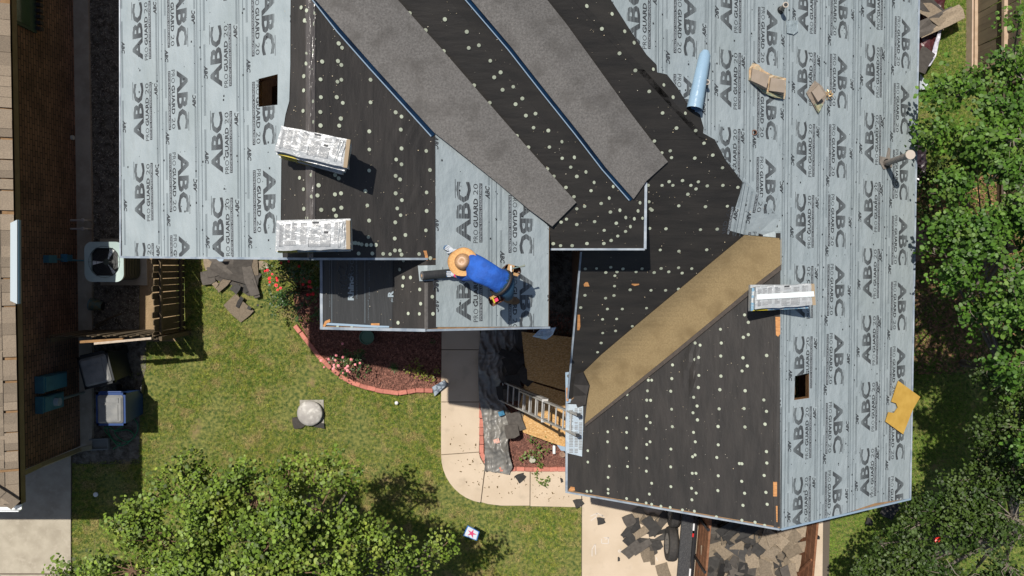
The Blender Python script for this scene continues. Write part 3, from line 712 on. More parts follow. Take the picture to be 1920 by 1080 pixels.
# raised white roof dormer / long vent on the eave
a, b_ = at(27, 570, 3.6), at(27, 412, 3.6)
o = thing('skylight_box', 'long narrow white box lying along the tan shingle eave', 'roof vent', ((a.x + b_.x) / 2, (a.y + b_.y) / 2, 3.3))
zt_ = 3.32; a = at(32, 570, zt_); b_ = at(32, 412, zt_)
MB().add([(a.x - .10, a.y + .06, zt_ + .04), (a.x, a.y, zt_), (b_.x, b_.y, zt_), (b_.x - .10, b_.y - .06, zt_ + .04), (a.x - .12, a.y + .06, 3.2), (a.x, a.y, 3.2), (b_.x, b_.y, 3.2), (b_.x - .12, b_.y - .06, 3.2)],
         [(0, 1, 2, 3), (4, 7, 6, 5), (0, 4, 5, 1), (1, 5, 6, 2), (2, 6, 7, 3), (3, 7, 4, 0)]).build('vent_cover', mat('white_metal', (.48, .55, .58), rough=.45), o)
MB().bar((a.x + .008, a.y, zt_ - .06), (b_.x + .008, b_.y, zt_ - .06), .01, .05).build('end_trim', mat('blue_trim', (.1, .22, .3), rough=.5), o)
# window high on the brick wall
def on_wall(px, py):
    d = ray(px, py); t = nbx / d[0]; return Vector((nbx, d[1] * t, H + d[2] * t))
w0, w1 = on_wall(64, 62), on_wall(64, -40); zt = 2.75; zb = 1.55
MB().box((nbx + .02, (w0.y + w1.y) / 2, (zt + zb) / 2), (.05, abs(w1.y - w0.y), zt - zb)).build('window', mat('dark_green_window_frame', (.02, .045, .04), rough=.4), nb)
wf = nb.children[-1]
MB().box((nbx + .05, (w0.y + w1.y) / 2, (zt + zb) / 2 + .1), (.012, abs(w1.y - w0.y) - .12, zt - zb - .3)).build('pane', mat('window_glass', (.05, .09, .045), rough=.06, spec=.9), wf)
q = MB()
for k in range(12):
    yy = w0.y + .1 + k * .12; q.box((nbx + .09, yy, zb - .02), (.1, .07, .12))
q.build('sill', mat('brick_sill', (.035, .028, .028), rough=.8), wf)
# downspout, elbow, splash block
m_dsp = mat('painted_downspout', (.22, .19, .115), rough=.6)
top = at(41, 889, 3.05); bot = at(150, 843, .25); 
d = MB(); d.bar(top, at(75, 873, 1.95) , .09, .07); d.bar(at(75, 873, 1.95), bot, .09, .07); d.bar(bot, at(172, 838, .13), .1, .08)
d.build('downspout', m_dsp, nb)
c = at(188, 832, .06)
sb = MB(); R = RZ(.05)
sb.box(c, (.42, .24, .03), R)
for s_ in (-1, 1): sb.box(c + R @ Vector((0, s_ * .115, .03)), (.42, .03, .09), R)
sb.box(c + R @ Vector((.2, 0, .03)), (.03, .24, .07), R)
tag(sb.build('splash_block', mat('grey_splash_block', (.16, .17, .16), rough=.8)), 'grey splash block on the soil below the slanting downspout', 'splash block')
# meters and boxes on the wall
def wallbox(name, px0, py0, px1, py1, z, m, label, cat, dep=.16, group=None):
    """box hung on the brick wall; px of its outer top face"""
    a_, b2 = at(px0, py0, z), at(px1, py1, z)
    o = thing(name, label, cat, (nbx, (a_.y + b2.y) / 2, z), group)
    return o, a_, b2
m_teal = mat('weathered_teal_metal', (.06, .19, .23), (.05, .15, .19), scale=6, rough=.45)
def elbox(label, py0, py1, zt, zb_, dep):
    y0 = on_wall(120, py1).y; y1 = on_wall(120, py0).y
    o = thing('electric_box', label, 'electric box', (nbx + dep / 2, (y0 + y1) / 2, zb_), 'grey-blue electric boxes on the brick wall')
    MB().box((nbx + dep / 2, (y0 + y1) / 2, (zt + zb_) / 2), (dep, y1 - y0, zt - zb_)).build('case', m_teal, o)
    MB().box((nbx + dep + .012, (y0 + y1) / 2, (zt + zb_) / 2), (.024, (y1 - y0) * .9, (zt - zb_) * .9)).box((nbx + dep / 2, (y0 + y1) / 2, zt + .01), (dep * 1.15, (y1 - y0) * 1.08, .02)).build('cover', m_teal, o)
    return o, y0, y1
o, y0, y1 = elbox('upper teal electric box on the brick wall', 694, 722, 1.75, .9, .17)
o, y0, y1 = elbox('lower teal electric box with round meter on the brick wall', 730, 758, 1.75, 1.0, .15)
MB().tube([(nbx + .15, (y0 + y1) / 2, 1.35), (nbx + .27, (y0 + y1) / 2, 1.35)], [.09, .085], 16).build('meter', mat('meter_glass', (.3, .36, .38), rough=.15), o)
MB().tube([(nbx + .1, (y0 + y1) / 2, 1.0), (nbx + .1, (y0 + y1) / 2, .05)], .03, 10).build('conduit', mat('grey_conduit', (.2, .24, .22), rough=.5), o)
y0 = on_wall(125, 486).y; o = thing('junction_box', 'small teal junction box on the brick wall beside the air conditioner', 'junction box', (nbx, y0, 1.0))
MB().box((nbx + .06, y0, 1.25), (.12, .16, .3)).build('case', m_teal, o); MB().tube([(nbx + .05, y0, 1.1), (nbx + .05, y0 - .02, .5), (nbx + .25, y0 - .03, .3)], .02, 8).build('conduit', m_teal, o)
y0 = on_wall(140, 484).y; o = thing('shutoff_box', 'smaller blue disconnect box between junction box and air conditioner', 'junction box', (nbx, y0, .4))
MB().box((nbx + .06, y0, .62), (.12, .14, .22)).box((nbx + .06, y0, .74), (.15, .17, .02)).build('case', mat('blue_box', (.04, .16, .24), rough=.5), o)
m_pipe = mat('white_pipe', (.42, .38, .33), rough=.5)
for (px, py, lb) in ((156, 413, 'upper white drain pipe stub beside the brick wall'), (156, 429, 'lower white drain pipe stub beside the brick wall')):
    p = at(px, py, .35); o = thing('drain_pipe', lb, 'pipe', (p.x, p.y, .1), 'white pipe stubs by the wall')
    MB().tube([(nbx, p.y, .35), (p.x + .02, p.y, .35), (p.x + .06, p.y, .3), (p.x + .06, p.y, .1)], .022, 8).build('pipe', m_pipe, o); MB().lathe((p.x + .0, p.y, .36), [(.045, 0), (.045, .02), (.03, .03), (.0, .03)], 12).build('cap', m_pipe, o)
p = on_wall(134, 258); o = tag(MB().tube([p, p + Vector((.05, 0, 0))], .05, 12).build('wall_light', mat('white_lamp', (.5, .5, .45), rough=.4)), 'small round white fixture on the brown brick wall', 'wall light')

# ================================================================== AIR CONDITIONER
ac = at(232, 487); z1 = .92
AC = thing('air_conditioner', 'grey outdoor air conditioner with round fan opening between wall and fence', 'air conditioner', (ac.x, ac.y, 0))
m_acp = mat('light_grey_paint', (.38, .47, .45), (.32, .41, .39), scale=3, rough=.45); m_acd = mat('louvre_metal', (.07, .085, .065), rough=.6); m_bl = mat('black_plastic', (.012, .013, .014), rough=.5)
cxa = at(195, 491, z1); cx, cy = cxa.x, cxa.y; hw = .42; hh = .43
MB().box((cx, cy, .03), (1.05, 1.05, .06)).build('pad', m_concg, AC)
def rr(cx, cy, a, b, r, z, n=5):
    o = []
    for sx, sy, a0 in ((1, 1, 0), (-1, 1, 90), (-1, -1, 180), (1, -1, 270)):
        for k in range(n + 1):
            t = math.radians(a0 + 90 * k / n); o.append(Vector((cx + sx * (a - r) + r * math.cos(t), cy + sy * (b - r) + r * math.sin(t), z)))
    return o
def ring(outer, inner_c, r, th, z):
    n = len(outer); inn = [Vector((inner_c[0] + r * math.cos(math.atan2(p.y - inner_c[1], p.x - inner_c[0])), inner_c[1] + r * math.sin(math.atan2(p.y - inner_c[1], p.x - inner_c[0])), z - .015)) for p in outer]
    V = outer + inn + [p - Vector((0, 0, th)) for p in outer] + [p - Vector((0, 0, th)) for p in inn]
    Fc = []
    for i in range(n):
        j = (i + 1) % n; Fc += [(i, j, n + j, n + i), (2 * n + j, 2 * n + i, 3 * n + i, 3 * n + j), (i, 2 * n + i, 2 * n + j, j), (n + i, n + j, 3 * n + j, 3 * n + i)]
    return V, Fc
V, Fc = ring(rr(cx, cy, hw, hh, .17, z1, 9), (cx, cy), .345, .06, z1); raw('top_panel', V, Fc, m_acp, AC)
for k in range(11):
    V, Fc = ring(rr(cx, cy, hw - .03, hh - .03, .15, .1 + k * .072 + .03, 4), (cx, cy), .36, .03, .1 + k * .072); raw('louvre', V, Fc, m_acd, AC)
MB().lathe((cx, cy, .1), [(.36, 0), (.36, .7)], 24).build('inner_coil', m_bl, AC); MB().lathe((cx, cy, .12), [(0, 0), (.37, .0)], 24).build('inner_floor', m_bl, AC)
for k in range(2):
    pass
MB().lathe((cx, cy, z1 - .2), [(.0, .1), (.07, .1), (.08, 0)], 14).build('motor', m_acd, AC)
fb = MB()
for k in range(3):
    a0 = k * 2.094 + .9; P = [Vector((cx + r_ * math.cos(a0 + t), cy + r_ * math.sin(a0 + t), z1 - .13 + dz)) for r_, t, dz in ((.07, -.25, .0), (.3, -.42, -.03), (.32, 0, 0), (.3, .38, .05), (.07, .25, .03))]
    MB().plate(P, .006).build('fan_blade', mat('fan_metal_%d' % k, (.75, .77, .75), rough=.5, metal=.0), AC)
gr = MB()
for rr_ in (.16, .25, .335):
    gr.tube([(cx + rr_ * math.cos(t * math.pi / 12), cy + rr_ * math.sin(t * math.pi / 12), z1 + .02 - rr_ * .08) for t in range(25)], .0035, 5, cap=False)
for k in range(6): a0 = k * math.pi / 3; gr.tube([(cx, cy, z1 + .02), (cx + .35 * math.cos(a0), cy + .35 * math.sin(a0), z1 - .01)], .004, 5)
gr.build('fan_guard', m_bl, AC)

# ================================================================== FENCES
m_fen = mat('weathered_picket', (.11, .08, .045), (.08, .058, .033), scale=7, rough=.9, rnd=.25, stretch=(1, 4, 1), bump=.004, bscale=50)
m_rail = mat('weathered_rail', (.30, .245, .19), (.24, .19, .14), scale=7, rough=.9)
def picket_fence(label, A, B, h, pw, gap, side, rails, picks=None, m=m_fen, mr=m_rail, missing=(), rw=.04):
    A = Vector(A); B = Vector(B); d = (B - A); L = d.length; d.normalize(); nrm = Vector((-d.y, d.x, 0)) * side
    root = thing('wood_fence', label, 'fence', (A.x, A.y, 0)); me = None; k = 0; t = pw / 2
    while t < L:
        if me is None:
            P = [Vector((-pw / 2, 0, .04)), Vector((pw / 2, 0, .04)), Vector((pw / 2, 0, h - .05)), Vector((pw * .28, 0, h)), Vector((-pw * .28, 0, h)), Vector((-pw / 2, 0, h - .05))]
            o = MB().plate(P, .018, (0, -1, 0)).build('picket', m); o.parent = root; me = o.data
        else: o = instance('picket', me, root)
        o.location = A + d * t + nrm * .03 - Vector((A.x, A.y, 0)) + Vector((0, 0, rng.uniform(-.02, .015)))
        o.rotation_euler = (rng.uniform(-.015, .015), rng.uniform(-.008, .008), math.atan2(d.y, d.x) + rng.uniform(-.03, .03)); t += pw + gap * rng.uniform(.5, 1.6); k += 1
    for z in rails: MB().bar(A + Vector((0, 0, z)), B + Vector((0, 0, z)), rw, .09).build('rail', mr, root)
    n = max(1, round(L / 2.2))
    for i in range(n + 1):
        p = A + d * (L * i / n) - nrm * .05; MB().box((p.x, p.y, (h - .1) / 2), (.09, .09, h - .1)).build('post', mr, root)
    return root
fx = at(349, 560).x; hF = 1.6
y_a = at(349, 470).y; y_b = at(377, 630, 0).y + .02
fA = at(291, 636, hF); fB = at(291, 480, hF)
picket_fence('old picket fence with gaps between house corner and gate', (fA.x, fA.y, 0), (fA.x, y_a + .6, 0), hF, .13, .009, 1, (.3, 1.3), mr=m_fen)
gA = at(150, 640, hF); 
picket_fence('weathered gate of grey boards closing the gap by the wall', (nbx + .15, fA.y + .02, 0), (fA.x - .02, fA.y + .03, 0), hF, .10, .012, 1, (.35, 1.2), mr=m_fen)
m_rl = mat('sun_bleached_rail', (.50, .42, .33), (.4, .32, .24), scale=12, rough=.9)
o = tag(MB().bar(at(150, 641, 1.7), at(232, 636, 1.7), .05, .09).build('gate_rail', mat('brown_rail', (.22, .12, .05), (.3, .17, .07), scale=9, rough=.9)), 'short brown board lying along the top of the gate', 'board')
o = tag(MB().bar(at(178, 644, 1.72), at(285, 634, 1.72), .045, .08).build('gate_top_board', m_rl), 'bleached grey board along the top of the gate', 'board')
f1 = at(1816, 142); f2 = at(1817, -40)
xf = at(1905, 60, 1.75).x
rf = picket_fence('tall board fence at the upper right with pale rails', (f1.x + .02, f1.y, 0), (f2.x + .02, f2.y, 0), 1.75, .14, .004, -1, (.25, 1.3), m=mat('brown_board', (.19, .15, .095), (.13, .10, .065), scale=5, rough=.9, rnd=.2, stretch=(1, 1, .3)), mr=mat('pale_cedar_rail', (.46, .34, .24), (.38, .27, .18), scale=8), rw=.11)  # brown boards, tone varied at random per picket
MB().bar((f1.x - .03, f1.y, .12), (f2.x - .03, f2.y, .12), .07, .24).build('kickboard', mat('pale_kickboard', (.50, .38, .29), (.42, .31, .23), scale=8), rf)
xg = f1.x + .35
picket_fence('dark board fence section hidden under the trees at the right', (f1.x + .65, at(1800, 420).y, 0), (f1.x + .65, at(1800, 165).y, 0), 1.7, .14, .004, -1, (.3, 1.3), m=m_fen)

# ================================================================== BINS
m_binb = mat('black_bin_plastic', (.014, .017, .02), rough=.45); m_binc = mat('blue_bin_plastic', (.012, .045, .16), rough=.45); m_lid = mat('dusty_lid', (.16, .165, .165), (.23, .23, .22), scale=6, rough=.5)
def bin_(label, c, w, l, h, ang, body, lid):
    root = thing('wheelie_bin', label, 'trash bin', (c.x, c.y, 0)); R = RZ(ang)
    def W(x, y, z): return Vector((c.x, c.y, 0)) + R @ Vector((x, y, z))
    b = MB()
    P = [W(sx * w * .42, sy * l * .42, .05) for sx, sy in ((-1, -1), (1, -1), (1, 1), (-1, 1))] + [W(sx * w * .5, sy * l * .5, h) for sx, sy in ((-1, -1), (1, -1), (1, 1), (-1, 1))]
    b.add(P, [(3, 2, 1, 0), (4, 5, 6, 7), (0, 1, 5, 4), (1, 2, 6, 5), (2, 3, 7, 6), (3, 0, 4, 7)]); b.build('body', body, root)
    r = MB()
    for a_, b2, ww_, ll in ((0, -.5, w + .05, .05), (0, .5, w + .05, .05)): r.box(W(0, b2 * l, h - .02), (ww_, ll, .05), R)
    for s_ in (-1, 1): r.box(W(s_ * w * .5, 0, h - .02), (.05, l + .05, .05), R)
    r.build('rim', body, root)
    q = MB(); P = rr(0, 0, w * .47, l * .46, .05, 0, 3)
    q.add([W(p.x, p.y - .0, h + .02) for p in P] + [W(p.x * .86, p.y * .86, h + .055) for p in P], [tuple(range(len(P), 2 * len(P)))] + [(i, (i + 1) % len(P), len(P) + (i + 1) % len(P), len(P) + i) for i in range(len(P))])
    q.build('lid', lid, root)
    MB().box(W(0, -l * .1, h + .062), (w * .62, l * .52, .014), R).build('lid_panel', lid, root); MB().box(W(0, l * .3, h + .062), (w * .66, l * .16, .014), R).build('lid_panel', lid, root)
    hd = MB(); hd.tube([W(-w * .4, l * .56, h + .0), W(w * .4, l * .56, h + .0)], .018, 8)
    for s_ in (-1, 1): hd.bar(W(s_ * w * .4, l * .56, h), W(s_ * w * .4, l * .48, h - .03), .03, .04)
    hd.build('handle', body, root)
    for s_ in (-1, 1): MB().tube([W(s_ * w * .46 - .02, l * .45, .11), W(s_ * w * .46 + .02, l * .45, .11)], .11, 12).build('wheel', m_bl, root)
    return root
c1 = at(208, 767, 1.0); bin_('blue trash bin with grey lid beside the garden hose', c1, .58, .66, 1.0, 0.0, m_binc, m_lid)
c2 = at(180, 694, .98); bin_('black trash bin with dusty lid under the wall boxes', c2, .62, .66, .98, .24 - math.pi / 2 * 0, m_binb, m_lid)
# garden hose
m_hose = mat('green_hose', (.01, .16, .06), rough=.35)
def curve_pts(P, n=6):
    P = [Vector(p) for p in P]; o = []
    for i in range(len(P) - 1):
        p0 = P[max(i - 1, 0)]; p1 = P[i]; p2 = P[i + 1]; p3 = P[min(i + 2, len(P) - 1)]
        for k in range(n):
            t = k / n; o.append(.5 * ((2 * p1) + (p2 - p0) * t + (2 * p0 - 5 * p1 + 4 * p2 - p3) * t * t + (3 * p1 - p0 - 3 * p2 + p3) * t ** 3))
    return o + [P[-1]]
hp = [(202, 802), (207, 818), (222, 835), (240, 830), (256, 812), (258, 795), (248, 783), (238, 790), (228, 800), (215, 812), (235, 828), (252, 818), (240, 806), (218, 808), (204, 800), (196, 806), (214, 826), (226, 832), (212, 842)]
tag(MB().tube(curve_pts([at(x, y, .04 + .015 * (i % 3)) for i, (x, y) in enumerate(hp)], 7), .012, 7).build('garden_hose', m_hose, smooth=True), 'green garden hose looped on the ground below the blue bin', 'hose')
# bucket lying behind the gate, sticks
p = at(180, 572, .12); B_ = Vector((1, -.15, 0)).normalized(); o = thing('bucket', 'tipped over teal plant pot on the dark soil behind the gate', 'bucket', (p.x, p.y, 0))
MB().tube([p - B_ * .1, p + B_ * .16], [.135, .10], 18, cap=False).build('pot_wall', mat('teal_pot', (.05, .13, .13), (.18, .15, .06), scale=14, rough=.5), o); MB().tube([p - B_ * .12, p - B_ * .1], .145, 18, cap=False).build('rim', m_teal, o)
MB().tube([p + B_ * .15, p + B_ * .16], .1, 18).build('bottom', m_bl, o)
for i, (a_, b2, lb) in enumerate((((180, 610), (228, 588), 'long dark stick on the soil behind the gate'), ((165, 625), (200, 605), 'shorter dark stick nearest the gate'))):
    tag(MB().tube([at(*a_, .04), at((a_[0] + b2[0]) / 2, (a_[1] + b2[1]) / 2 - 2, .05), at(*b2, .05)], .02, 6).build('stick', m_fen), lb, 'stick')
tag(MB().lathe(at(180, 927, .03), [(.055, 0), (.055, .02), (.03, .028), (0, .028)], 16).build('ground_cap', mat('white_plastic', (.6, .62, .58), rough=.4)), 'small round white drain cap in the shaded lawn', 'drain cap')
tag(MB().lathe(at(744, 755, .04), [(0, 0), (.035, .01), (.045, .04), (.035, .07), (0, .08)], 12).build('ball', mat('white_ball', (.75, .75, .72), rough=.5), smooth=True), 'tiny white ball on the lawn below the rose bed', 'ball')
# ================================================================== THINGS ON THE ROOF
# ---- cap nails (white dots)
NA = {(480, 0): [(259,44),(290,60),(278,117),(292,125),(463,246),(482,270),(370,348),(459,345),(478,367),(361,448),(456,461),(478,450),(363,548),(452,548),(486,580),(360,631),(642,450),(642,577),(290,300),(288,358),(274,430),(273,510),(270,625),(316,687),(361,707),(466,708),(475,668),(635,740),(783,633),(816,657),(785,540),(814,572),(812,730),(816,836),(955,850),(635,842),(786,898),(816,925),(634,960),(976,957),(783,990),(808,1010),(443,985),(463,1003),(250,1001),(311,985),(350,1043),(272,1065),(613,1075),(319,72),(319,136),(323,220),(319,297),(318,388),(315,570),(865,73),(1063,107),(954,169),(1186,177),(1254,253),(1197,268),(1056,286),(1318,340),(1376,405),(1340,433),(1387,503),(1227,478),(1315,576),(990,242)],
 (480, 360): [(344,20),(442,14),(476,8),(312,26),(818,46),(624,76),(792,93),(811,131),(957,107),(365,101),(436,100),(478,89),(448,134),(274,95),(290,146),(634,161),(781,171),(953,216),(838,242),(778,262),(630,254),(540,287),(557,287),(575,290),(592,295),(620,298),(645,298),(672,298),(575,346),(652,346),(713,348),(752,350),(779,329),(807,329),(816,352),(915,349),(978,372),(833,384),(812,436),(833,481),(873,481),(829,528),(925,548),(989,589),(930,628),(860,683),(923,685),(993,685),(803,735),(783,8),(957,3),(463,755),(543,755)],
 (960, 0): [(417,36),(559,80),(505,160),(630,178),(683,242),(604,298),(693,394),(791,391),(850,479),(771,512),(902,548),(846,633),(971,638),(924,718),(1032,732),(1079,803),(1128,870),(1027,887),(889,846),(896,884),(842,857),(800,791),(1183,941),(1269,1051),(1047,1020),(958,1013),(883,1019),(843,1040),(904,1040),(1005,1040),(1097,1043),(1185,1040),(1034,1060),(765,1040),(7,486),(58,552),(20,584),(78,648),(132,637),(121,716),(204,732),(27,762),(277,798),(210,825),(92,826),(282,888),(347,886),(199,948),(330,938),(412,968),(235,989),(364,990),(458,1027),(303,1052),(444,1070),(565,1050)],
 (960, 360): [(348,24),(408,78),(364,92),(501,62),(543,35),(553,110),(603,103),(716,61),(705,107),(636,144),(684,151),(730,148),(464,164),(586,173),(306,150),(276,167),(364,180),(518,213),(594,245),(638,219),(662,195),(557,270),(516,287),(421,287),(338,299),(273,299),(232,288),(769,52),(778,92),(786,99),(773,202),(937,75),(1087,80),(1210,77),(988,10),(865,204),(1059,209),(1153,206),(833,323),(938,330),(1094,322),(936,423),(838,427),(1010,428),(956,453),(881,446),(799,450),(731,428),(697,446),(624,429),(555,420),(590,446),(578,468),(527,450),(475,427),(412,429),(576,526),(664,547),(781,550),(863,550),(936,543),(573,579),(526,594),(410,578),(386,647),(536,655),(620,655),(756,650),(509,713),(588,711),(676,752),(582,778),(510,790),(501,846),(481,898),(1174,772),(1331,733),(1310,691),(1331,802),(1303,817),(1179,849),(1060,861),(1032,849),(1176,922),(1051,930),(1031,942),(1301,932),(1325,978),(1296,1006),(1434,919),(905,972),(901,1049),(1053,1031),(1177,1035),(769,1058),(788,1058)],
 (960, 720): [(1050,19),(895,40),(764,38),(649,58),(1171,31),(1313,37),(760,90),(782,91),(1024,74),(1418,89),(900,141),(1043,123),(1167,139),(1307,137),(1433,153),(1020,161),(647,190),(760,180),(780,216),(1045,201),(1425,225),(1312,241),(1161,238),(904,239),(757,251),(541,268),(647,271),(1023,271),(1033,324),(1162,341),(779,324),(760,339),(540,324),(646,359),(896,365),(429,374),(1433,379),(1154,412),(1032,398),(1018,408),(761,416),(429,438),(1281,446),(1295,447),(1435,443),(550,461),(652,463),(895,465),(758,489),(1037,501),(1016,501),(1162,515),(1420,513),(543,524),(1294,546),(788,557),(896,576),(1012,585),(1160,598),(543,591),(1038,612),(1310,613),(1430,608),(543,613),(424,602),(447,601),(775,618),(647,643),(708,650),(1014,650),(1301,681),(1437,675),(757,668),(788,675),(840,686),(892,693),(961,707),(1028,714),(1152,746),(1295,765),(1369,776),(1423,794)]}
def roof_at(px, py):
    """the roof surface seen at a picture point"""
    if px < 603 or (py < 484 and px < 800): 
        if px < 1035 and (py >= 484 or px <= 583): return S_W1(px, py)
    if py >= 484 and px <= 800: return S_PW(px, py)
    if px < 1031 and (py > 425 or px < xa(py)): return S_W1E(px, py)
    if px < 1209.5 and py < 467: 
        h2 = S_W2(px, py)
        if px < inter(W2E, MM, py) or py > 338: return h2
    if px < (inter(W3W, MM, py) if 411 < py < 755 else (1463 if py <= 411 else 0)): return S_ME(px, py)
    if px < 1463 and py > 411: return S_W3W(px, py)
    return S_ME(px, py)
def qrot(N): return Vector((0, 0, 1)).rotation_difference(N)
me = None; n = 0; fine = []
for (ox, oy), L in NA.items():
    for x, y in L:
        px, py = ox + x / 3, oy + y / 3; P, N = roof_at(px, py); n += 1
        if n > 299: continue
        if me is None:
            b = MB().lathe((0, 0, 0), [(.0255, 0), (.0255, .0012), (.01, .002), (0, .002)], 12); o = b.build('cap_nail', m_cap); o.parent = house; me = o.data
        else: o = instance('cap_nail', me, house)
        o.location = P + N * .0165; o.rotation_mode = 'QUATERNION'; o.rotation_quaternion = qrot(N); k = rng.uniform(.95, 1.1); o.scale = (k, k, 1)
# the rest of the nails past three hundred, plus loose specks of granules and dust: one part
sp = MB(); n = 0; rest = []
for (ox, oy), L in NA.items():
    for x, y in L:
        n += 1
        if n > 299:
            P, N = roof_at(ox + x / 3, oy + y / 3); d, s_, u = frame(N, Vector((0, 1, 0)))
            sp.add([P + N * .018 + s_ * .0255 * math.cos(a * math.pi / 5) + u * .0255 * math.sin(a * math.pi / 5) for a in range(10)], [tuple(range(10))])
stuff(sp.build('cap_nails', m_cap, house))
sp = MB(); r2 = random.Random(21)
for i in range(1100):
    px, py = r2.uniform(530, 1463), r2.uniform(0, 985)
    if px < 603 and py > 480: continue
    if px > 815 and px < 1031 and py > (px - 815) * .85 + 250: continue
    if py > 618 and px < 1064: continue
    if px > 1085 and py > 920 + (px - 1062) * .17: continue
    if 1031 < px < 1090 and py > 467: continue
    if px > 1150 and py < 440 and px > inter(MM, EE, py): continue
    if inpoly(px, py, SA) or inpoly(px, py, SB) or inpoly(px, py, SC): continue
    P, N = roof_at(px, py); r_ = r2.choice((.0035, .004, .005, .008)) * r2.uniform(.7, 1.2); a = r2.uniform(0, 6)
    sp.add([P + Vector((r_ * math.cos(a + k * 1.57), r_ * math.sin(a + k * 1.57) * r2.uniform(.5, 1), 0)) + N * .017 for k in range(4)], [(0, 1, 2, 3)])
o = stuff(sp.build('loose_specks', mat('pale_specks', (.36, .34, .29), (.5, .4, .25), scale=3, rough=.9), house))
# ---- RhinoRoof print on the porch felt
def px_text(s, px, py, length, height, pl, mt, dirn=1, off=.017, bold=.02, name='printed_lettering', outline=False):
    """lettering on a slope, reading towards +Y from (px,py)"""
    T = tris(fit(text_bm(s, bold=bold), 0, length, 0, height)); P0 = on(pl, px, py); cs = 1 / math.sqrt(1 + pl[1] ** 2)
    Q = place_print(T, P0.x, P0.y, dirn, cs); Z = pl[0] + pl[1] * Q[..., 0] + pl[2] * Q[..., 1] + off
    V = np.concatenate([Q, Z[..., None]], -1); return V
m_rh = mat('pale_grey_print', (.27, .32, .35), rough=.6); m_rhd = mat('dim_grey_print', (.10, .12, .135), rough=.6)
felt_g = [o for o in house.children if o.name.startswith('felt_sheet') and o.data.materials[0] is m_feltg][0]
V = [px_text('Rhino', 664, 563, .36, .115, PW, m_rh, bold=.05)]
o = npmesh('printed_lettering', np.concatenate(V), 3, m_rh, felt_g)
V = [px_text('Roof', 664, 521, .34, .115, PW, m_rhd, bold=-.012)]
V += [px_text('SYNTHETIC ROOFING UNDERLAYMENT', 671, 560, .66, .03, PW, m_rhd), px_text('high performance underlayment', 620, 575, .8, .02, PW, m_rhd), px_text('rhinoroof', 692, 600, .3, .02, PW, m_rhd), px_text('U20   U20   U20', 694, 560, .7, .02, PW, m_rhd)]
npmesh('printed_lettering', np.concatenate(V), 3, m_rhd, felt_g)
V = [px_text('R', 738, 557, .09, .1, PW, m_rh, bold=.05), px_text('plus', 738, 566, .05, .05, PW, m_rh, bold=.01)]
npmesh('printed_lettering', np.concatenate(V), 3, m_rh, felt_g)
# abstract horned animal head drawn in thin lines
q = MB()
for pts in ([(636, 528), (640, 518), (648, 515), (656, 520), (658, 530), (650, 536), (642, 534), (636, 528)], [(640, 518), (634, 508), (638, 500), (645, 505)], [(648, 515), (652, 504), (650, 496)], [(642, 534), (638, 540), (646, 542), (652, 538)], [(654, 520), (660, 512), (661, 503)], [(638, 524), (646, 526), (652, 524)]):
    q.tube([on(PW, *p) + Vector((0, 0, .017)) for p in pts], .0035, 4)
q.build('printed_emblem', m_rhd, felt_g)
for P in ([(622, 484), (623.5, 484), (623.5, 605), (622, 605)], [(684, 484), (685.5, 484), (685.5, 606), (684, 606)]):
    drape('printed_line', P, S_PW, m_rhd, felt_g, off=.016)
# lifted strip and wood bits on the porch edge
drape('edge_strip', [(614, 605), (703, 610), (730, 611), (730, 614), (703, 614), (612, 609)], S_PW, m_pale, house, off=.02, th=.004)
def splinter(name, P, hit, label, th=.02, off=.02, m=m_wood):
    o = drape(name, P, hit, m, None, off=off, th=th); return tag(o, label, 'wood scrap')
splinter('wood_scrap', [(696, 606), (712, 606), (712, 610), (696, 610)], S_PW, 'short orange wood sliver on the lower edge of the porch roof')
splinter('wood_scrap', [(606, 611), (610, 602), (619, 598), (620, 603), (613, 607), (609, 614)], S_PW, 'splintered orange wood at the left corner of the porch roof')
splinter('wood_scrap', [(794, 470), (800, 470), (803, 482), (802, 489), (798, 488), (797, 479)], S_W1E, 'splintered orange wood where the porch ridge meets the upper roof')
splinter('wood_scrap', [(1453, 594), (1462, 594), (1462, 626), (1458, 631), (1454, 628)], S_W3W, 'long orange wood strip beside the ridge below the garage bundles')
splinter('wood_scrap', [(1449, 903), (1456, 903), (1456, 930), (1449, 930)], S_W3W, 'orange wood block on the felt near the garage gable')
splinter('wood_scrap', [(1454, 948), (1457, 948), (1457, 978), (1455, 978)], S_W3W, 'thin orange wood sliver nearest the garage gable tip')
splinter('wood_scrap', [(1094, 533), (1098, 529), (1102, 529), (1105, 537), (1095, 537)], S_M, 'small orange wood chip near the left edge of the black felt')
splinter('wood_scrap', [(1184, 532), (1198, 532), (1198, 534), (1190, 536), (1184, 534)], S_M, 'flat orange wood chip in the middle of the black felt')
splinter('wood_scrap', [(1083, 590), (1087, 590), (1088, 612), (1086, 619), (1082, 619)], S_M, 'orange wood edge exposed along the left rake of the black felt')
splinter('wood_scrap', [(1079, 752), (1093, 738), (1098, 741), (1085, 755)], S_C, 'angled orange wood strip at the foot of the olive valley strip', off=.05)
splinter('wood_scrap', [(1066, 918), (1070, 912), (1077, 913), (1078, 919), (1070, 921)], S_W3W, 'broken orange wood at the lower left corner of the garage roof')
splinter('wood_scrap', [(1000, 614), (1020, 611), (1029, 607), (1029, 613), (1015, 616)], S_W1E, 'charred orange wood at the lower right corner of the porch roof', off=.0)
drape('torn_felt', [(1075, 720), (1079, 700), (1092, 697), (1104, 722), (1100, 740), (1097, 758), (1082, 763), (1074, 742)], S_C, m_felt, house, off=.058, th=.01)
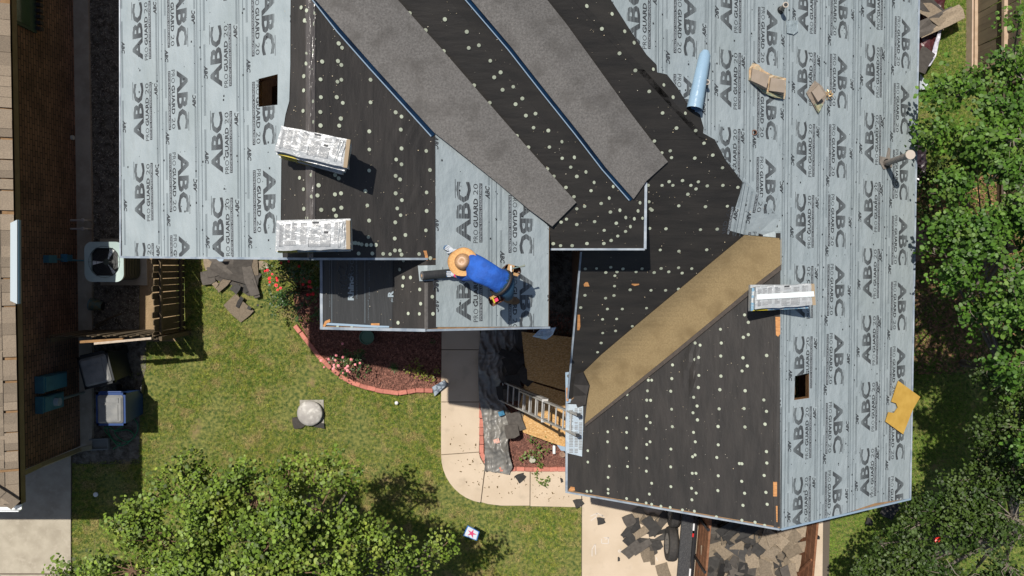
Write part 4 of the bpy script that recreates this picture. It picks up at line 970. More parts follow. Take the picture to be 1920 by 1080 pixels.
# ---- bundles of shingles in printed plastic
m_wrap = mat('white_plastic_wrap', (.40, .41, .415), (.32, .34, .35), scale=9, rough=.3, bump=.012, bscale=16)
m_wrapb = mat('blue_wrap_side', (.16, .30, .42), (.45, .47, .47), scale=14, rough=.35, lo=.45, hi=.55)
m_yel = mat('yellow_wrap_print', (.5, .40, .03), rough=.4); m_shc = mat('bare_shingle_edge', (.30, .23, .15), rough=.9)
m_txt = mat('grey_fine_print', (.22, .225, .23), rough=.5)
def bundle(label, quad, hit_z, layers, h0=.10, blue=False, group='wrapped bundles of shingles lying across the ridges'):
    """quad: px corners (top-left, top-right, bottom-right, bottom-left) of the uppermost package"""
    P = [at(x, y, hit_z) for x, y in quad]; c = sum(P, Vector()) / 4
    root = thing('shingle_bundle', label, 'shingle bundle', (c.x, c.y, hit_z - h0), group)
    r3 = random.Random(len(label) * 13 + 5); 
    j = lambda s_: Vector((r3.uniform(-s_, s_), r3.uniform(-s_, s_), 0))
    n = 10; V = []; Fc = []
    top = []
    for b in range(6):
        for a in range(n + 1):
            u = a / n; v = b / 5; p = P[0].lerp(P[1], u).lerp(P[3].lerp(P[2], u), v)
            ed = min(u * 1.2, 1.2 - u * 1.2, v, 1 - v)
            p = p + Vector((0, 0, -.012 * (ed < .05) + r3.uniform(-.004, .004))) + (j(.008) if ed < .05 else Vector()); top.append(p)
    V = top[:]; Fc = [(b * (n + 1) + a, (b + 1) * (n + 1) + a, (b + 1) * (n + 1) + a + 1, b * (n + 1) + a + 1) for b in range(5) for a in range(n)]
    per = [i for i in range(n + 1)] + [(b + 1) * (n + 1) - 1 for b in range(1, 6)] + [5 * (n + 1) + a for a in range(n - 1, -1, -1)] + [b * (n + 1) for b in range(4, 0, -1)]
    base = len(V); V += [c + (V[i] - c) * r3.uniform(.985, 1.015) - Vector((0, 0, h0)) for i in per]
    m = len(per); Fc += [(per[i], per[(i + 1) % m], base + (i + 1) % m, base + i) for i in range(m)] + [tuple(base + i for i in range(m))]
    o = raw('wrapper', V, Fc, m_wrap, root, smooth=False)
    bm = bmesh.new(); bm.from_mesh(o.data); bmesh.ops.recalc_face_normals(bm, faces=bm.faces); bm.to_mesh(o.data); bm.free()
    ex = (P[1] - P[0]); ey = (P[3] - P[0]); L = ex.length; W_ = ey.length
    # printed paragraphs
    tx = MB()
    def blk(u0, u1, v0, v1, step=.042):
        v = v0
        while v < v1:
            uu = u1 - (r3.random() < .2) * (u1 - u0) * .4
            p = [P[0] + ex * a + ey * b + Vector((0, 0, .006)) for a, b in ((u0, v), (uu, v), (uu, v + step * .42), (u0, v + step * .42))]
            tx.add(p, [(3, 2, 1, 0)]); v += step
    blk(.04, .10, .12, .85); blk(.12, .19, .08, .62); blk(.21, .28, .06, .62); blk(.33, .42, .05, .8); blk(.12, .28, .68, .82)
    blk(.49, .60, .12, .2); blk(.47, .62, .3, .44); blk(.65, .75, .1, .3); blk(.47, .59, .52, .66); blk(.47, .59, .7, .84); blk(.61, .74, .52, .66); blk(.61, .74, .7, .84); blk(.8, .9, .06, .7)
    tx.build('fine_print', m_txt, root)
    fr = MB()
    for a, b, c_, d in ((.455, .755, .485, .493), (.455, .755, .885, .893)): fr.add([P[0] + ex * u + ey * v + Vector((0, 0, .007)) for u, v in ((a, c_), (b, c_), (b, d), (a, d))], [(3, 2, 1, 0)])
    for a, b in ((.455, .46), (.75, .755)): fr.add([P[0] + ex * u + ey * v + Vector((0, 0, .007)) for u, v in ((a, .485), (b, .485), (b, .89), (a, .89))], [(3, 2, 1, 0)])
    fr.add([P[0] + ex * u + ey * v + Vector((0, 0, .007)) for u, v in ((.66, .36), (.72, .36), (.72, .44), (.66, .44))], [(3, 2, 1, 0)]); fr.add([P[0] + ex * u + ey * v + Vector((0, 0, .007)) for u, v in ((.49, .02), (.58, .02), (.58, .08), (.49, .08))], [(3, 2, 1, 0)])
    fr.build('printed_frame', m_ink, root)
    # torn right end showing the shingles, bunched plastic ridges
    e0 = P[1] - ex * .02; e1 = P[2] - ex * .03; MB().bar(e0 + Vector((0, 0, -.03)), e1 + Vector((0, 0, -.03)), .05, .06).build('bare_end', m_shc, root)
    pl_ = MB()
    for k in range(3):
        u = .86 + .04 * k; pl_.tube([P[0] + ex * (u + r3.uniform(-.02, .02)) + ey * v + Vector((0, 0, .003)) for v in (.05, .3, .6, .95)], [.004, .012, .009, .004], 6)
    pl_.build('plastic_fold', m_wrap, root)
    # packages below
    z = hit_z - h0
    for (dq, m_) in layers:
        Q = [at(x + dx, y + dy, z) for (x, y), (dx, dy) in zip(quad, dq)]
        MB().plate(Q, h0 * .92).build('lower_package', m_, root)
        s = MB(); a, b = Q[3], Q[2]; d_ = (b - a); nn = Vector((d_.y, -d_.x, 0)).normalized()
        for u0, u1 in ((.02, .22), (.26, .5)): s.add([a + d_ * u0 + nn * .006 - Vector((0, 0, .01)), a + d_ * u1 + nn * .006 - Vector((0, 0, .01)), a + d_ * u1 + nn * .006 - Vector((0, 0, h0 * .8)), a + d_ * u0 + nn * .006 - Vector((0, 0, h0 * .8))], [(0, 3, 2, 1)])
        s.add([a + d_ * .02 + nn * .0 + Vector((0, 0, .004)), a + d_ * .3 + nn * .0 + Vector((0, 0, .004)), a + d_ * .26 - nn * .025 + Vector((0, 0, .006)), a + d_ * .06 - nn * .02 + Vector((0, 0, .006))], [(0, 1, 2, 3)])
        s.build('yellow_print', m_yel, root)
        for u0, wd, tt in ((.06, .36, 'SHINGLES'), (.5, .4, 'HERITAGE')):
            bm = fit(text_bm('SHINGLES', bold=.03), 0, L * wd * .8, 0, h0 * .45)
            M4 = Matrix(((d_.normalized().x, 0, nn.x, 0), (d_.normalized().y, 0, nn.y, 0), (d_.normalized().z, 1, 0, 0), (0, 0, 0, 1)))
            M4.translation = a + d_ * u0 + nn * .012 - Vector((0, 0, h0 * .72)); bm.transform(M4)
            off_ = ORG[root.name]; bmesh.ops.translate(bm, verts=bm.verts, vec=-off_); me_ = bpy.data.meshes.new('side_lettering'); bm.to_mesh(me_); bm.free(); link_mesh('side_lettering', me_, m_ink, root)
        z -= h0
    return root
zr1 = 7.64
bundle('askew bundle of shingles higher up on the left ridge', [(527, 236), (656, 262), (651, 315), (515, 283)], zr1 + .36, [([(0, 6), (-2, 6), (-5, 6), (3, 6)], m_wrap), ([(4, 10), (-4, 10), (-6, 8), (6, 8)], m_wrapb), ([(8, 10), (-8, 10), (-10, 12), (8, 12)], m_wrap)])
bundle('straight bundle of shingles lying level at the gable end of the left ridge', [(519, 416), (655, 413), (657, 467), (516, 470)], zr1 + .36, [([(0, -3), (2, -3), (2, 2), (0, 2)], m_wrap), ([(4, -2), (-4, -3), (-2, 4), (2, 4)], m_wrapb), ([(8, 2), (-8, 2), (-6, 4), (6, 4)], m_wrap)])
bundle('bundle of shingles with glossy strip on the garage ridge', [(1417, 538), (1526, 532), (1530, 572), (1416, 580)], 5.34 + .36, [([(-7, 2), (-4, 2), (-14, 6), (-8, 3)], m_wrapb), ([(-10, -4), (-16, 2), (-30, 6), (-10, 4)], m_wrap)])
gl = at(1417, 558, 5.712)
b3 = bpy.data.objects['shingle_bundle.002']
q = MB(); q.plate([at(1419, 552, 5.715), at(1526, 546, 5.715), at(1527, 556, 5.715), at(1419, 562, 5.715)], .004); q.build('glossy_strip', mat('bright_plastic', (.62, .66, .66), rough=.15), b3)
# ---- pipes and vents (parts of the house)
m_pvc = mat('grey_painted_pipe', (.24, .21, .18), (.17, .15, .13), scale=18, rough=.7); m_pvcw = mat('pvc_rim', (.42, .36, .30), rough=.6)
def vent(base, top, r, hood=None, boot=True):
    B = on(EE if base[1] > 411 or base[0] > 1440 else EE, *base)
    best = None
    for k in range(1, 140):
        z = B.z + k * .01; p = at(*top, z); e = (p.xy - B.xy).length
        if best is None or e < best[0]: best = (e, z, p)
    T_ = best[2] if best[1] > B.z + .06 else B + Vector((0, 0, .25))
    m = MB(); m.tube([B - Vector((0, 0, .05)), T_], r, 14); m.build('vent_pipe', m_pvc, house); v = house.children[-1]
    d = (T_ - B).normalized()
    MB().tube([T_ - d * .02, T_ + d * .006], r * 1.25 if hood is None else hood, 16).build('pipe_rim', m_pvcw, v)
    if hood is None: MB().tube([T_ + d * .006, T_ + d * .009], r * .85, 12).build('pipe_bore', m_bl, v)
    if boot: MB().tube([B, B + d * .08], [r * 1.9, r * 1.25], 12, cap=False).build('pipe_boot', m_bl, v)
    return B, T_
B, T_ = vent((1462, 20), (1473, 9), .035)
B, T_ = vent((1660, 307), (1707, 290), .052, hood=.078)
drape('torn_boot', [(1648, 293), (1660, 296), (1664, 277), (1668, 280), (1667, 296), (1672, 304), (1671, 314), (1655, 318), (1648, 305)], surf('hip', EE), m_pvc, house, off=.03, th=.03)
B, T_ = vent((1321, 160), (1326, 154), .03)
P, N = S_ME(1413, 249); MB().lathe(P + Vector((0, 0, .015)), [(.04, 0), (.045, .02), (.03, .025), (.028, .0)], 12).build('pipe_collar', mat('rusty_brown', (.14, .07, .045), rough=.8), house)
drape('patch', [(1472, 40), (1495, 40), (1495, 60), (1487, 66), (1474, 63)], S_ME, mat('grey_patch', (.27, .32, .34), rough=.4, bump=.03, bscale=9), house, off=.03, th=.01, step=7, disp=lambda x, y: .01 * rng.random())
# ---- roll of blue plastic
m_roll = mat('light_blue_plastic', (.25, .37, .48), (.22, .33, .43), scale=3, rough=.25, bump=.006, bscale=12)
A = S_ME(1320, 99)[0] + Vector((0, 0, .10)); B = S_ME(1299, 207)[0] + Vector((0, 0, .10))
r_ = thing('plastic_roll', 'light blue roll of plastic lying near the wavy edge of the printed sheets', 'plastic roll', tuple((A + B) / 2 - Vector((0, 0, .1))))
MB().tube([A, A.lerp(B, .08), A.lerp(B, .5), B], [.05, .085, .10, .115], 20, cap=False).build('roll', m_roll, r_, smooth=True)
MB().tube([A.lerp(B, .1), A.lerp(B, .99)], [.03, .05], 14).build('roll_core', mat('blue_core', (.03, .10, .22), rough=.4), r_)
d, s_, u = frame(B - A); MB().plate([B + s_ * .02 - u * .09, B + s_ * .12 - u * .09, B + s_ * .11 + d * .1 - u * .09, B + s_ * .03 + d * .1 - u * .09], .004).build('loose_flap', m_roll, r_)
# ---- boxes of nails on flattened cartons
m_card = mat('brown_cardboard', (.27, .22, .175), (.24, .195, .15), scale=10, rough=.9); m_cardl = mat('pale_torn_carton', (.42, .38, .28), (.55, .36, .2), scale=12, rough=.85); m_cardg = mat('greenish_wrap', (.20, .27, .2), (.38, .33, .2), scale=14, rough=.4)
def flat(name, P, off, m, parent, hit=S_ME, th=.008, step=0, amp=0):
    bm = plane_bm([P]); return drape_bm(name, bm, hit, m, parent, off=off, th=th, step=step or None, disp=(lambda x, y: amp * rng.random()) if amp else None)
c = S_ME(1437, 155)[0]
t1 = thing('open_carton', 'torn pale carton lying open under the two brown boxes', 'carton', tuple(c))
flat('carton_sheet', [(1403, 130), (1410, 119), (1420, 122), (1432, 134), (1447, 142), (1472, 148), (1471, 180), (1470, 187), (1448, 184), (1430, 176), (1415, 161), (1402, 151)], .03, m_cardl, t1, step=7, amp=.02)
flat('carton_edge', [(1402, 150), (1406, 148), (1436, 174), (1466, 182), (1465, 187), (1448, 184), (1430, 176)], .055, m_cardg, t1, step=5, amp=.02)
def box(label, quad, h, cat='cardboard box', fold=None, m=m_card, hit=S_ME, z0=.04):
    """quad px of the lid"""
    c = hit(sum(p[0] for p in quad) / 4, sum(p[1] for p in quad) / 4)[0]
    root = thing('cardboard_box', label, cat, tuple(c), 'brown cardboard boxes on the printed sheets')
    d = c.z + h + z0; T4 = [at(x, y, d) for x, y in quad]
    V = [p for p in T4] + [p - Vector((0, 0, h)) for p in T4]
    raw('box_body', V, [(0, 4, 5, 1), (1, 5, 6, 2), (2, 6, 7, 3), (3, 7, 4, 0), (7, 6, 5, 4)], m, root)
    mid1 = T4[0].lerp(T4[1], .5) + Vector((0, 0, .012)); mid2 = T4[3].lerp(T4[2], .5) + Vector((0, 0, .012))
    raw('lid_flap', [T4[0] + Vector((0, 0, .002)), mid1, mid2, T4[3] + Vector((0, 0, .002))], [(3, 2, 1, 0)], m, root)
    raw('lid_flap', [mid1, T4[1] + Vector((0, 0, .002)), T4[2] + Vector((0, 0, .002)), mid2], [(3, 2, 1, 0)], m, root)
box('left of the two brown cardboard boxes on the torn carton', [(1411, 128), (1443, 141), (1437, 165), (1408, 151)], .16)
box('right of the two brown cardboard boxes on the torn carton', [(1446, 145), (1473, 151), (1471, 174), (1442, 170)], .16)
c = S_ME(1530, 182)[0]; t2 = thing('flat_carton', 'diamond shaped torn carton under the single brown box', 'carton', tuple(c))
flat('carton_sheet', [(1526, 152), (1539, 162), (1549, 178), (1541, 199), (1532, 214), (1520, 192), (1510, 175)], .03, m_card, t2, step=7, amp=.012)
flat('carton_edge', [(1524, 196), (1541, 196), (1532, 214)], .045, m_cardg, t2, step=5, amp=.02)
box('single tilted brown cardboard box on the diamond carton', [(1522, 172), (1535, 159), (1547, 178), (1534, 191)], .14)
c = S_ME(1551, 179)[0] + Vector((0, 0, .03)); t3 = thing('brass_coil', 'small coil of brass nails and wire to the right of the single brown box', 'nail coil', tuple(c))
m_brass = mat('brass_nails', (.55, .40, .2), (.35, .2, .08), scale=30, rough=.4, metal=.4)
for k in range(2):
    MB().tube([c + Vector((.035 * math.cos(t / 2) * (1 + .1 * k), .035 * math.sin(t / 2), .02 + .004 * t)) for t in range(26)], .006, 6).build('coil', m_brass, t3)
q = MB()
for k in range(9): a0 = k * .7; q.tube([c + Vector((.04 * math.cos(a0), .04 * math.sin(a0), .02)), c + Vector((.085 * math.cos(a0 + .3), .085 * math.sin(a0 + .3), .01))], .008, 5)
q.build('nail', m_brass, t3)
# ---- yellow sheathing board
Yb = [(1681, 713), (1722, 743), (1708, 767), (1690, 813), (1657, 789), (1662.5, 771.5), (1673, 773), (1680, 763), (1677, 755), (1668, 752)]
tag(drape('plywood_offcut', Yb, surf('hip', EE), mat('yellow_plywood', (.55, .34, .07), (.47, .28, .05), scale=6, rough=.7), None, off=.06, th=.018), 'yellow plywood offcut with a round notch near the right eave', 'plywood board')
# ---- wrapper sheets on the garage eave under the ladder
c = on(W3W, 1078, 800); w = thing('empty_wrapper', 'flat pale shingle wrapper with rows of print under the ladder top', 'plastic wrapper', tuple(c))
WP = [(1063, 757), (1093, 758), (1093, 800), (1091, 855), (1060, 848), (1060, 800)]
def S_G(px, py):
    P = on(W3W, px, py)
    if px < 1064: P = at(px, py, 3.24)
    return P, Vector((0, 0, 1))
o = drape('wrapper_sheet', WP, S_G, mat('pale_printed_wrap', (.36, .43, .5), (.42, .48, .52), scale=4, rough=.35, bump=.01, bscale=12), w, off=.03, th=.003, step=6, disp=lambda x, y: .01 * rng.random())
tx = MB()
for (u0, u1, y0_, y1_) in ((1067, 1074, 765, 848), (1077, 1083, 765, 848), (1085, 1091, 765, 845)):
    y = y0_
    while y < y1_:
        if rng.random() < .85: tx.add([S_G(x_, y_)[0] + Vector((0, 0, .044)) for x_, y_ in ((u0, y), (u1, y), (u1, y + 1.6), (u0, y + 1.6))], [(3, 2, 1, 0)])
        y += 2.9
tx.build('fine_print', m_txt, w)
c = at(1064, 725, 3.3); w = thing('metal_flashing', 'narrow pale strip of flashing standing beyond the eave above the ladder', 'flashing', tuple(c))
MB().plate([at(1060, 698, 3.35), at(1071, 697, 3.35), at(1071, 755, 3.3), at(1061, 756, 3.3)], .006).build('strip', m_pale, w); MB().plate([at(1061.5, 727, 3.37), at(1065.5, 727, 3.37), at(1065.5, 752, 3.34), at(1062, 752, 3.34)], .01).build('wood_backing', m_wood, w)
MB().tube([at(1066, 705, 3.35), at(1066, 705, 3.37)], .03, 10).build('hole_plug', m_bl, w)
# white crumpled piece at the porch corner
def crumple(name, P, zf, m, label, cat, amp=.06, step=6, seed=1, th=0., smooth=False):
    r4 = random.Random(seed); ph = [r4.uniform(0, 6) for _ in range(6)]
    def d(x, y):
        v = 0
        for i in range(5):
            a = ph[i] * 1.3; f = .08 * (1.6 ** i); v += abs(math.sin((x * math.cos(a) + y * math.sin(a)) * f + ph[i] + 1.2 * math.sin(y * .06 + i))) / (1.5 ** i)
        return amp * (1 - v / 2.6) + amp * .15 * r4.random()
    o = drape(name, P, zf, m, None, off=.02, th=th, step=step, disp=d, smooth=smooth)
    return tag(o, label, cat)
crumple('plastic_scrap', [(998, 630), (1012, 617), (1042, 613), (1036, 627), (1024, 636), (1012, 634)], ground(5.2), mat('pale_blue_scrap', (.35, .45, .53), (.5, .56, .6), scale=5, rough=.3), 'crumpled pale plastic scrap hanging off the lower right porch corner', 'plastic scrap', amp=.12, step=4, seed=4, th=.004)
# ================================================================== YARD: LADDER, TARP, BOARDS, SCRAPS, TRAILER
m_alu = mat('aluminium', (.50, .49, .47), (.42, .41, .39), scale=8, rough=.45, metal=.35)
m_osb = mat('osb_board', (.60, .36, .14), (.36, .19, .06), scale=22, rough=.85, stretch=(1, 1.8, 1), detail=10, c3=(.60, .42, .22), scale3=28, lo3=.55, hi3=.66, bump=.003, bscale=40)
m_osbd = m_osb
m_tarp = mat('black_plastic_tarp', (.15, .145, .135), (.22, .21, .19), scale=4, rough=.4, c3=(.30, .28, .25), scale3=5, lo3=.5, hi3=.8)
m_sa = mat('shingle_black_side', (.022, .02, .018), (.035, .032, .029), scale=14, rough=.75, rnd=.35); m_sb = mat('shingle_granule_side', (.24, .19, .135), (.17, .135, .095), scale=30, rough=.95, rnd=.4); m_sc = mat('shingle_grey_side', (.085, .075, .065), (.06, .052, .045), scale=14, rough=.9, rnd=.35)
# ladder
a = at(936, 731, .05); b = at(1089, 797, 3.62); ax = (b - a).normalized(); side = Vector((0, 0, 1)).cross(ax).normalized(); up_ = ax.cross(side)
if up_.z < 0: up_ = -up_
lad = thing('extension_ladder', 'aluminium extension ladder leaning on the garage eave above the tarp and boards', 'ladder', (a.x, a.y, 0))
L = (b - a).length
def sect(nm, t0, t1, w, off, ph):
    s = thing_part = None
    for sg in (-1, 1):
        MB().bar(a + ax * t0 + side * sg * w / 2 + up_ * off, a + ax * t1 + side * sg * w / 2 + up_ * off, .03, .075, up=up_).build('rail', m_alu, lad)
        MB().box(a + ax * (t0 if nm == 'base' else t1) + side * sg * w / 2 + up_ * off, (.07, .05, .09)).build('end_shoe', m_bl, lad)
    t = t0 + ph
    while t < t1 - .05:
        MB().tube([a + ax * t - side * w / 2 + up_ * off, a + ax * t + side * w / 2 + up_ * off], .017, 8).build('rung', m_alu, lad); t += .305
sect('base', 0, L * .63, .43, 0, .2); sect('fly', L * .33, L * 1.0, .37, .055, .18)
for sg in (-1, 1): MB().box(a + ax * L * .63 + side * sg * .2 + up_ * .04, (.12, .06, .1)).build('rail_bracket', m_alu, lad)
# plastic tarp
TP = [(903, 610), (897, 665), (897, 720), (899, 750), (906, 790), (909, 830), (909, 881), (930, 885), (955, 889), (961, 872), (955, 850), (952, 826), (957, 795), (957, 772), (946, 757), (938, 735), (938, 715), (952, 700), (972, 690), (970, 655), (985, 632), (990, 610)]
def folds(seed, amp, no=7, mul=1.45):
    r4 = random.Random(seed); W = [(r4.uniform(0, 3.14), r4.uniform(0, 6)) for _ in range(no)]
    def d(x, y):
        v = 0; xw = x + 6 * math.sin(y * .045 + 1) + 3 * math.sin(y * .13); yw = y + 7 * math.sin(x * .06)
        for i, (an, ph) in enumerate(W): v += (1 - abs(math.sin((xw * math.cos(an) + yw * math.sin(an) * .6) * .045 * mul ** i + ph))) ** 2 / (1.35 ** i)
        return amp * v / 2.6
    return d
o = drape('plastic_tarp', TP, ground(.07), m_tarp, None, off=.01, th=.03, step=2.2, disp=folds(5, .36, 7, 1.5), smooth=True); tag(o, 'crumpled black plastic tarp spilled along the walk under the ladder', 'tarp')
# sheathing boards
def board(name, label, Q, zs, th=.012, m=m_osb, cat='osb board'):
    P = [at(x, y, z) for (x, y), z in zip(Q, zs)]; return tag(MB().plate(P, th).build(name, m), label, cat)
board('osb_board', 'shaded osb sheathing board leaning beside the garage wall, nearest the porch', [(978, 622), (1077, 633), (1063, 733), (987, 711)], [.45, .75, .7, .42])
board('osb_board', 'sunlit osb sheathing board lying under the ladder', [(985, 713), (1063, 737), (1062, 840), (981, 811), (971, 775)], [.36, .6, .5, .3, .3])
board('wall_flashing', 'pale blue metal scrap at the lower corner of the sunlit board', [(1044, 834), (1060, 838), (1060, 846), (1052, 845)], [.6] * 4, m=m_pale, cat='metal scrap')
# scraps: each piece of torn shingle is a thing
SHP = []; SCR = []; COLN = ('black', 'tan', 'grey'); SHN = ('square piece', 'medium piece', 'narrow piece', 'long strip', 'thin strip', 'small chip', 'short piece')
def scrap_mesh(w, l, seed):
    r5 = random.Random(seed); P = [(-w / 2, -l / 2), (-w / 2 + r5.uniform(-.03, .03), 0), (-w / 2, l / 2), (-w * .1, l / 2 + r5.uniform(-.04, .04)), (w / 2, l / 2 - r5.uniform(0, .08)), (w / 2 + r5.uniform(-.03, .02), l * .1), (w / 2, -l / 2 + r5.uniform(-.02, .06)), (w * .12, -l / 2 + r5.uniform(-.02, .05))]
    c = r5.uniform(-.7, .7)
    V = [(x, y, .02 + c * (x * x) + c * .5 * (y * y)) for x, y in P]; V2 = [(x, y, z - .008) for x, y, z in V]; n = len(P)
    me = bpy.data.meshes.new('shingle_scrap'); me.from_pydata(V + V2, [], [tuple(range(n - 1, -1, -1)), tuple(range(n, 2 * n))] + [(i, (i + 1) % n, (i + 1) % n + n, i + n) for i in range(n)]); me.update()
    bm = bmesh.new(); bm.from_mesh(me); bmesh.ops.recalc_face_normals(bm, faces=bm.faces); bm.to_mesh(me); bm.free(); return me
for m_ in (m_sa, m_sb, m_sc):
    for k in range(7):
        w, l = [(.30, .30), (.3, .55), (.15, .3), (.3, .92), (.14, .5), (.22, .2), (.3, .4)][k]
        me = scrap_mesh(w, l, k * 7 + 3); me.materials.append(m_); SHP.append(me)
def scrap(px, py, z, ang, kind, label, group, sc_=1., tilt=.12):
    me = SHP[kind]; p = at(px, py, z)
    o = instance('shingle_scrap', me, None, p, (rng.uniform(-tilt, tilt), rng.uniform(-tilt, tilt), ang), (sc_, sc_, 1)); tag(o, label, 'shingle scrap', group); SCR.append((o, kind, px, py, group)); return o
A_, B__, C__ = 0, 7, 14
GD = 'torn shingle scraps on the driveway'
for i, (x, y, an, k, s_) in enumerate([(1127, 976, .1, A_ + 5, 1), (1200, 965, .5, B__ + 6, 1), (1190, 985, .2, A_ + 6, 1), (1205, 995, 2.2, B__ + 4, 1.2), (1212, 975, 1.2, B__, 1), (1222, 985, .7, A_ + 1, 1), (1240, 975, 2.4, C__ + 1, 1), (1215, 1008, 1.4, A_ + 3, 1), (1240, 1003, -1.3, A_ + 3, 1), (1186, 1015, .9, A_ + 6, 1.1), (1185, 1030, -.9, C__ + 1, 1), (1205, 1025, -.9, C__ + 4, 1.2), (1220, 1030, .2, C__, 1.1), (1212, 1040, .3, B__ + 6, .9), (1223, 1045, .1, B__ + 4, .8), (1232, 1022, .4, A_ + 0, .9), (1244, 1072, .3, B__ + 6, 1.1), (1180, 975, .5, C__, 1), (1228, 968, .9, B__ + 2, 1), (1160, 1048, 0, A_ + 2, .4), (1196, 1002, 2.0, A_ + 4, 1), (1175, 995, 2.5, A_ + 4, .9)]):
    scrap(x, y, .08 + .012 * (i % 6), an, k, 'torn shingle piece in the loose heap on the driveway beside the trailer wheels' if 0 < i != 19 else ('single black shingle square lying alone on the driveway' if i == 0 else 'tiny black shingle sliver alone on the driveway'), GD if 0 < i != 19 else None, s_ * .85)
for x, y, an, k, lb in ((976, 894, .6, A_ + 5, 'black shingle square on the walk below the tarp'), (1085, 942, .4, A_ + 5, 'black shingle corner on the walk beside the garage'), (1053, 900, .2, A_ + 2, 'tiny black shingle sliver on the walk below the corner bed')):
    scrap(x, y, .1, an, k, lb, None, 1 if k == 5 else .35)
GP = 'old shingles heaped at the lawn below the left gable'
for i, (x, y, an, k, s_) in enumerate([(395, 492, .2, B__ + 0, 1), (400, 510, .1, C__ + 5, 1.2), (390, 520, .2, C__ + 0, 1), (430, 500, .9, C__ + 3, 1.1), (445, 515, 1.3, C__ + 3, 1.1), (460, 505, .3, A_ + 3, 1.1), (420, 530, 2.4, B__ + 4, 1), (405, 533, .8, B__ + 5, .6), (443, 540, .9, A_ + 5, 1), (470, 525, .3, C__ + 4, 1.4), (425, 512, -.7, C__ + 1, 1), (478, 495, .1, B__ + 4, 1), (455, 490, 1.5, C__ + 6, 1), (495, 497, .0, B__ + 5, 1), (475, 540, .4, C__ + 4, .9), (440, 525, 1.0, C__ + 3, 1), (415, 498, 1.2, C__ + 6, 1.1)]):
    scrap(x, y, .06 + .02 * (i % 5), an, k, 'weathered shingle piece in the heap between the fence and the rose bush', GP, s_)
for x, y, an, k, s_, lb in ((447, 577, .75, B__ + 6, 1.35, 'tan shingle sheet lying alone on the lawn below the heap'), (450, 566, -.5, A_ + 4, .55, 'bent black strip on top of the tan shingle sheet'), (468, 577, -.4, A_ + 5, .4, 'small black chip at the right tip of the tan shingle sheet'), (484, 572, .4, A_ + 5, .25, 'tiny black chip on the grass right of the tan sheet')):
    scrap(x, y, .08 if s_ > 1 else .12, an, k, lb, None, s_)
tag(drape('plastic_scrap', [(404, 484), (421, 484), (417, 490), (411, 490)], ground(.3), m_pale, None, off=0, th=.01), 'pale plastic scrap at the roof edge above the shingle heap', 'plastic scrap')
# scraps on the tarp and boards
GT = 'shingle pieces dropped on the tarp by the ladder'
for i, (x, y, an, k, s_) in enumerate([(980, 655, .1, A_ + 3, 1), (968, 670, .9, A_ + 6, 1), (960, 690, .4, A_ + 1, 1), (985, 705, .9, A_ + 6, 1), (970, 702, -.6, A_ + 6, 1.1), (950, 712, 1.2, A_ + 5, 1), (990, 712, 2.2, A_ + 5, 1), (965, 722, .3, A_ + 1, 1), (945, 735, .2, A_ + 0, 1), (960, 740, 1.6, C__ + 6, 1), (967, 790, .3, C__ + 6, 1.1), (960, 808, .2, C__ + 0, 1), (975, 780, -.3, B__ + 2, 1), (955, 700, 2.5, C__ + 4, 1), (955, 665, 1.2, A_ + 4, 1)]):
    scrap(x, y, .34 + .03 * (i % 4), an, k, 'dark shingle piece lying on the black tarp by the ladder foot' if i != 11 and i != 10 else 'grey shingle pair at the sunlit edge of the tarp', GT, s_, .3)
# bits of coloured litter on tarp
for x, y, m__, lb in ((940, 775, mat('blue_black_label', (.03, .16, .28), rough=.4), 'small blue and black wrapper on the tarp below the ladder'), (931, 827, mat('pale_red_label', (.6, .35, .28), rough=.5), 'small pink and white wrapper lower on the sunlit tarp')):
    c = at(x, y, .28); tag(MB().box(c, (.13, .1, .03), RZ(.3)).box(c + Vector((0, 0, .02)), (.06, .05, .02), RZ(.3)).build('wrapper_litter', m__), lb, 'wrapper')
c = at(1039, 843, .1); tag(MB().tube([c + Vector((0, .1, 0)), c + Vector((0, .07, 0)), c - Vector((0, .09, 0))], [.02, .035, .035], 10).build('white_bottle', mat('white_bottle_plastic', (.7, .72, .72), rough=.3)), 'small white bottle on the red mulch beside the garage', 'bottle')
c = at(998, 861, .09); o = thing('tin_can', 'open tin pot on the mulch at the foot of the leafy vine', 'pot', (c.x, c.y, 0)); MB().lathe((c.x, c.y, .04), [(.06, 0), (.075, .1), (.08, .1)], 16).build('pot_wall', mat('tin_grey', (.4, .38, .3), rough=.5), o); MB().lathe((c.x, c.y, .1), [(0, 0), (.07, 0)], 14).build('pot_soil', m_soil, o)
c = at(1055, 852, .1); tag(MB().lathe((c.x, c.y, .05), [(.05, 0), (.075, .06), (.06, .08), (.02, .06), (0, .06)], 12).build('clay_dish', mat('clay', (.2, .13, .09), (.35, .22, .15), scale=20)), 'small clay dish against the wall right of the white bottle', 'dish')
tag(MB().plate([at(810, 726, .14), at(833, 713, .22), at(839, 720, .22), at(815, 743, .1)], .1).build('plastic_bag', mat('grey_blue_bag', (.10, .12, .15), (.32, .37, .42), scale=9, rough=.35, lo=.45, hi=.55)), 'grey plastic bag between the pink edging and the walk', 'bag')
# ring pot below the porch edge
c = at(688, 632, .35); o = thing('hanging_pot', 'dark pot with pale green rim in the shaded mulch under the porch edge', 'pot', (c.x, c.y, 0))
MB().lathe((c.x, c.y, .05), [(.11, 0), (.15, .3), (.165, .32), (.165, .345), (.148, .345), (.14, .3)], 20).build('pot_wall', mat('green_rim', (.05, .14, .085), rough=.5), o); MB().lathe((c.x, c.y, .3), [(0, 0), (.145, 0)], 18).build('pot_soil', m_soil, o)
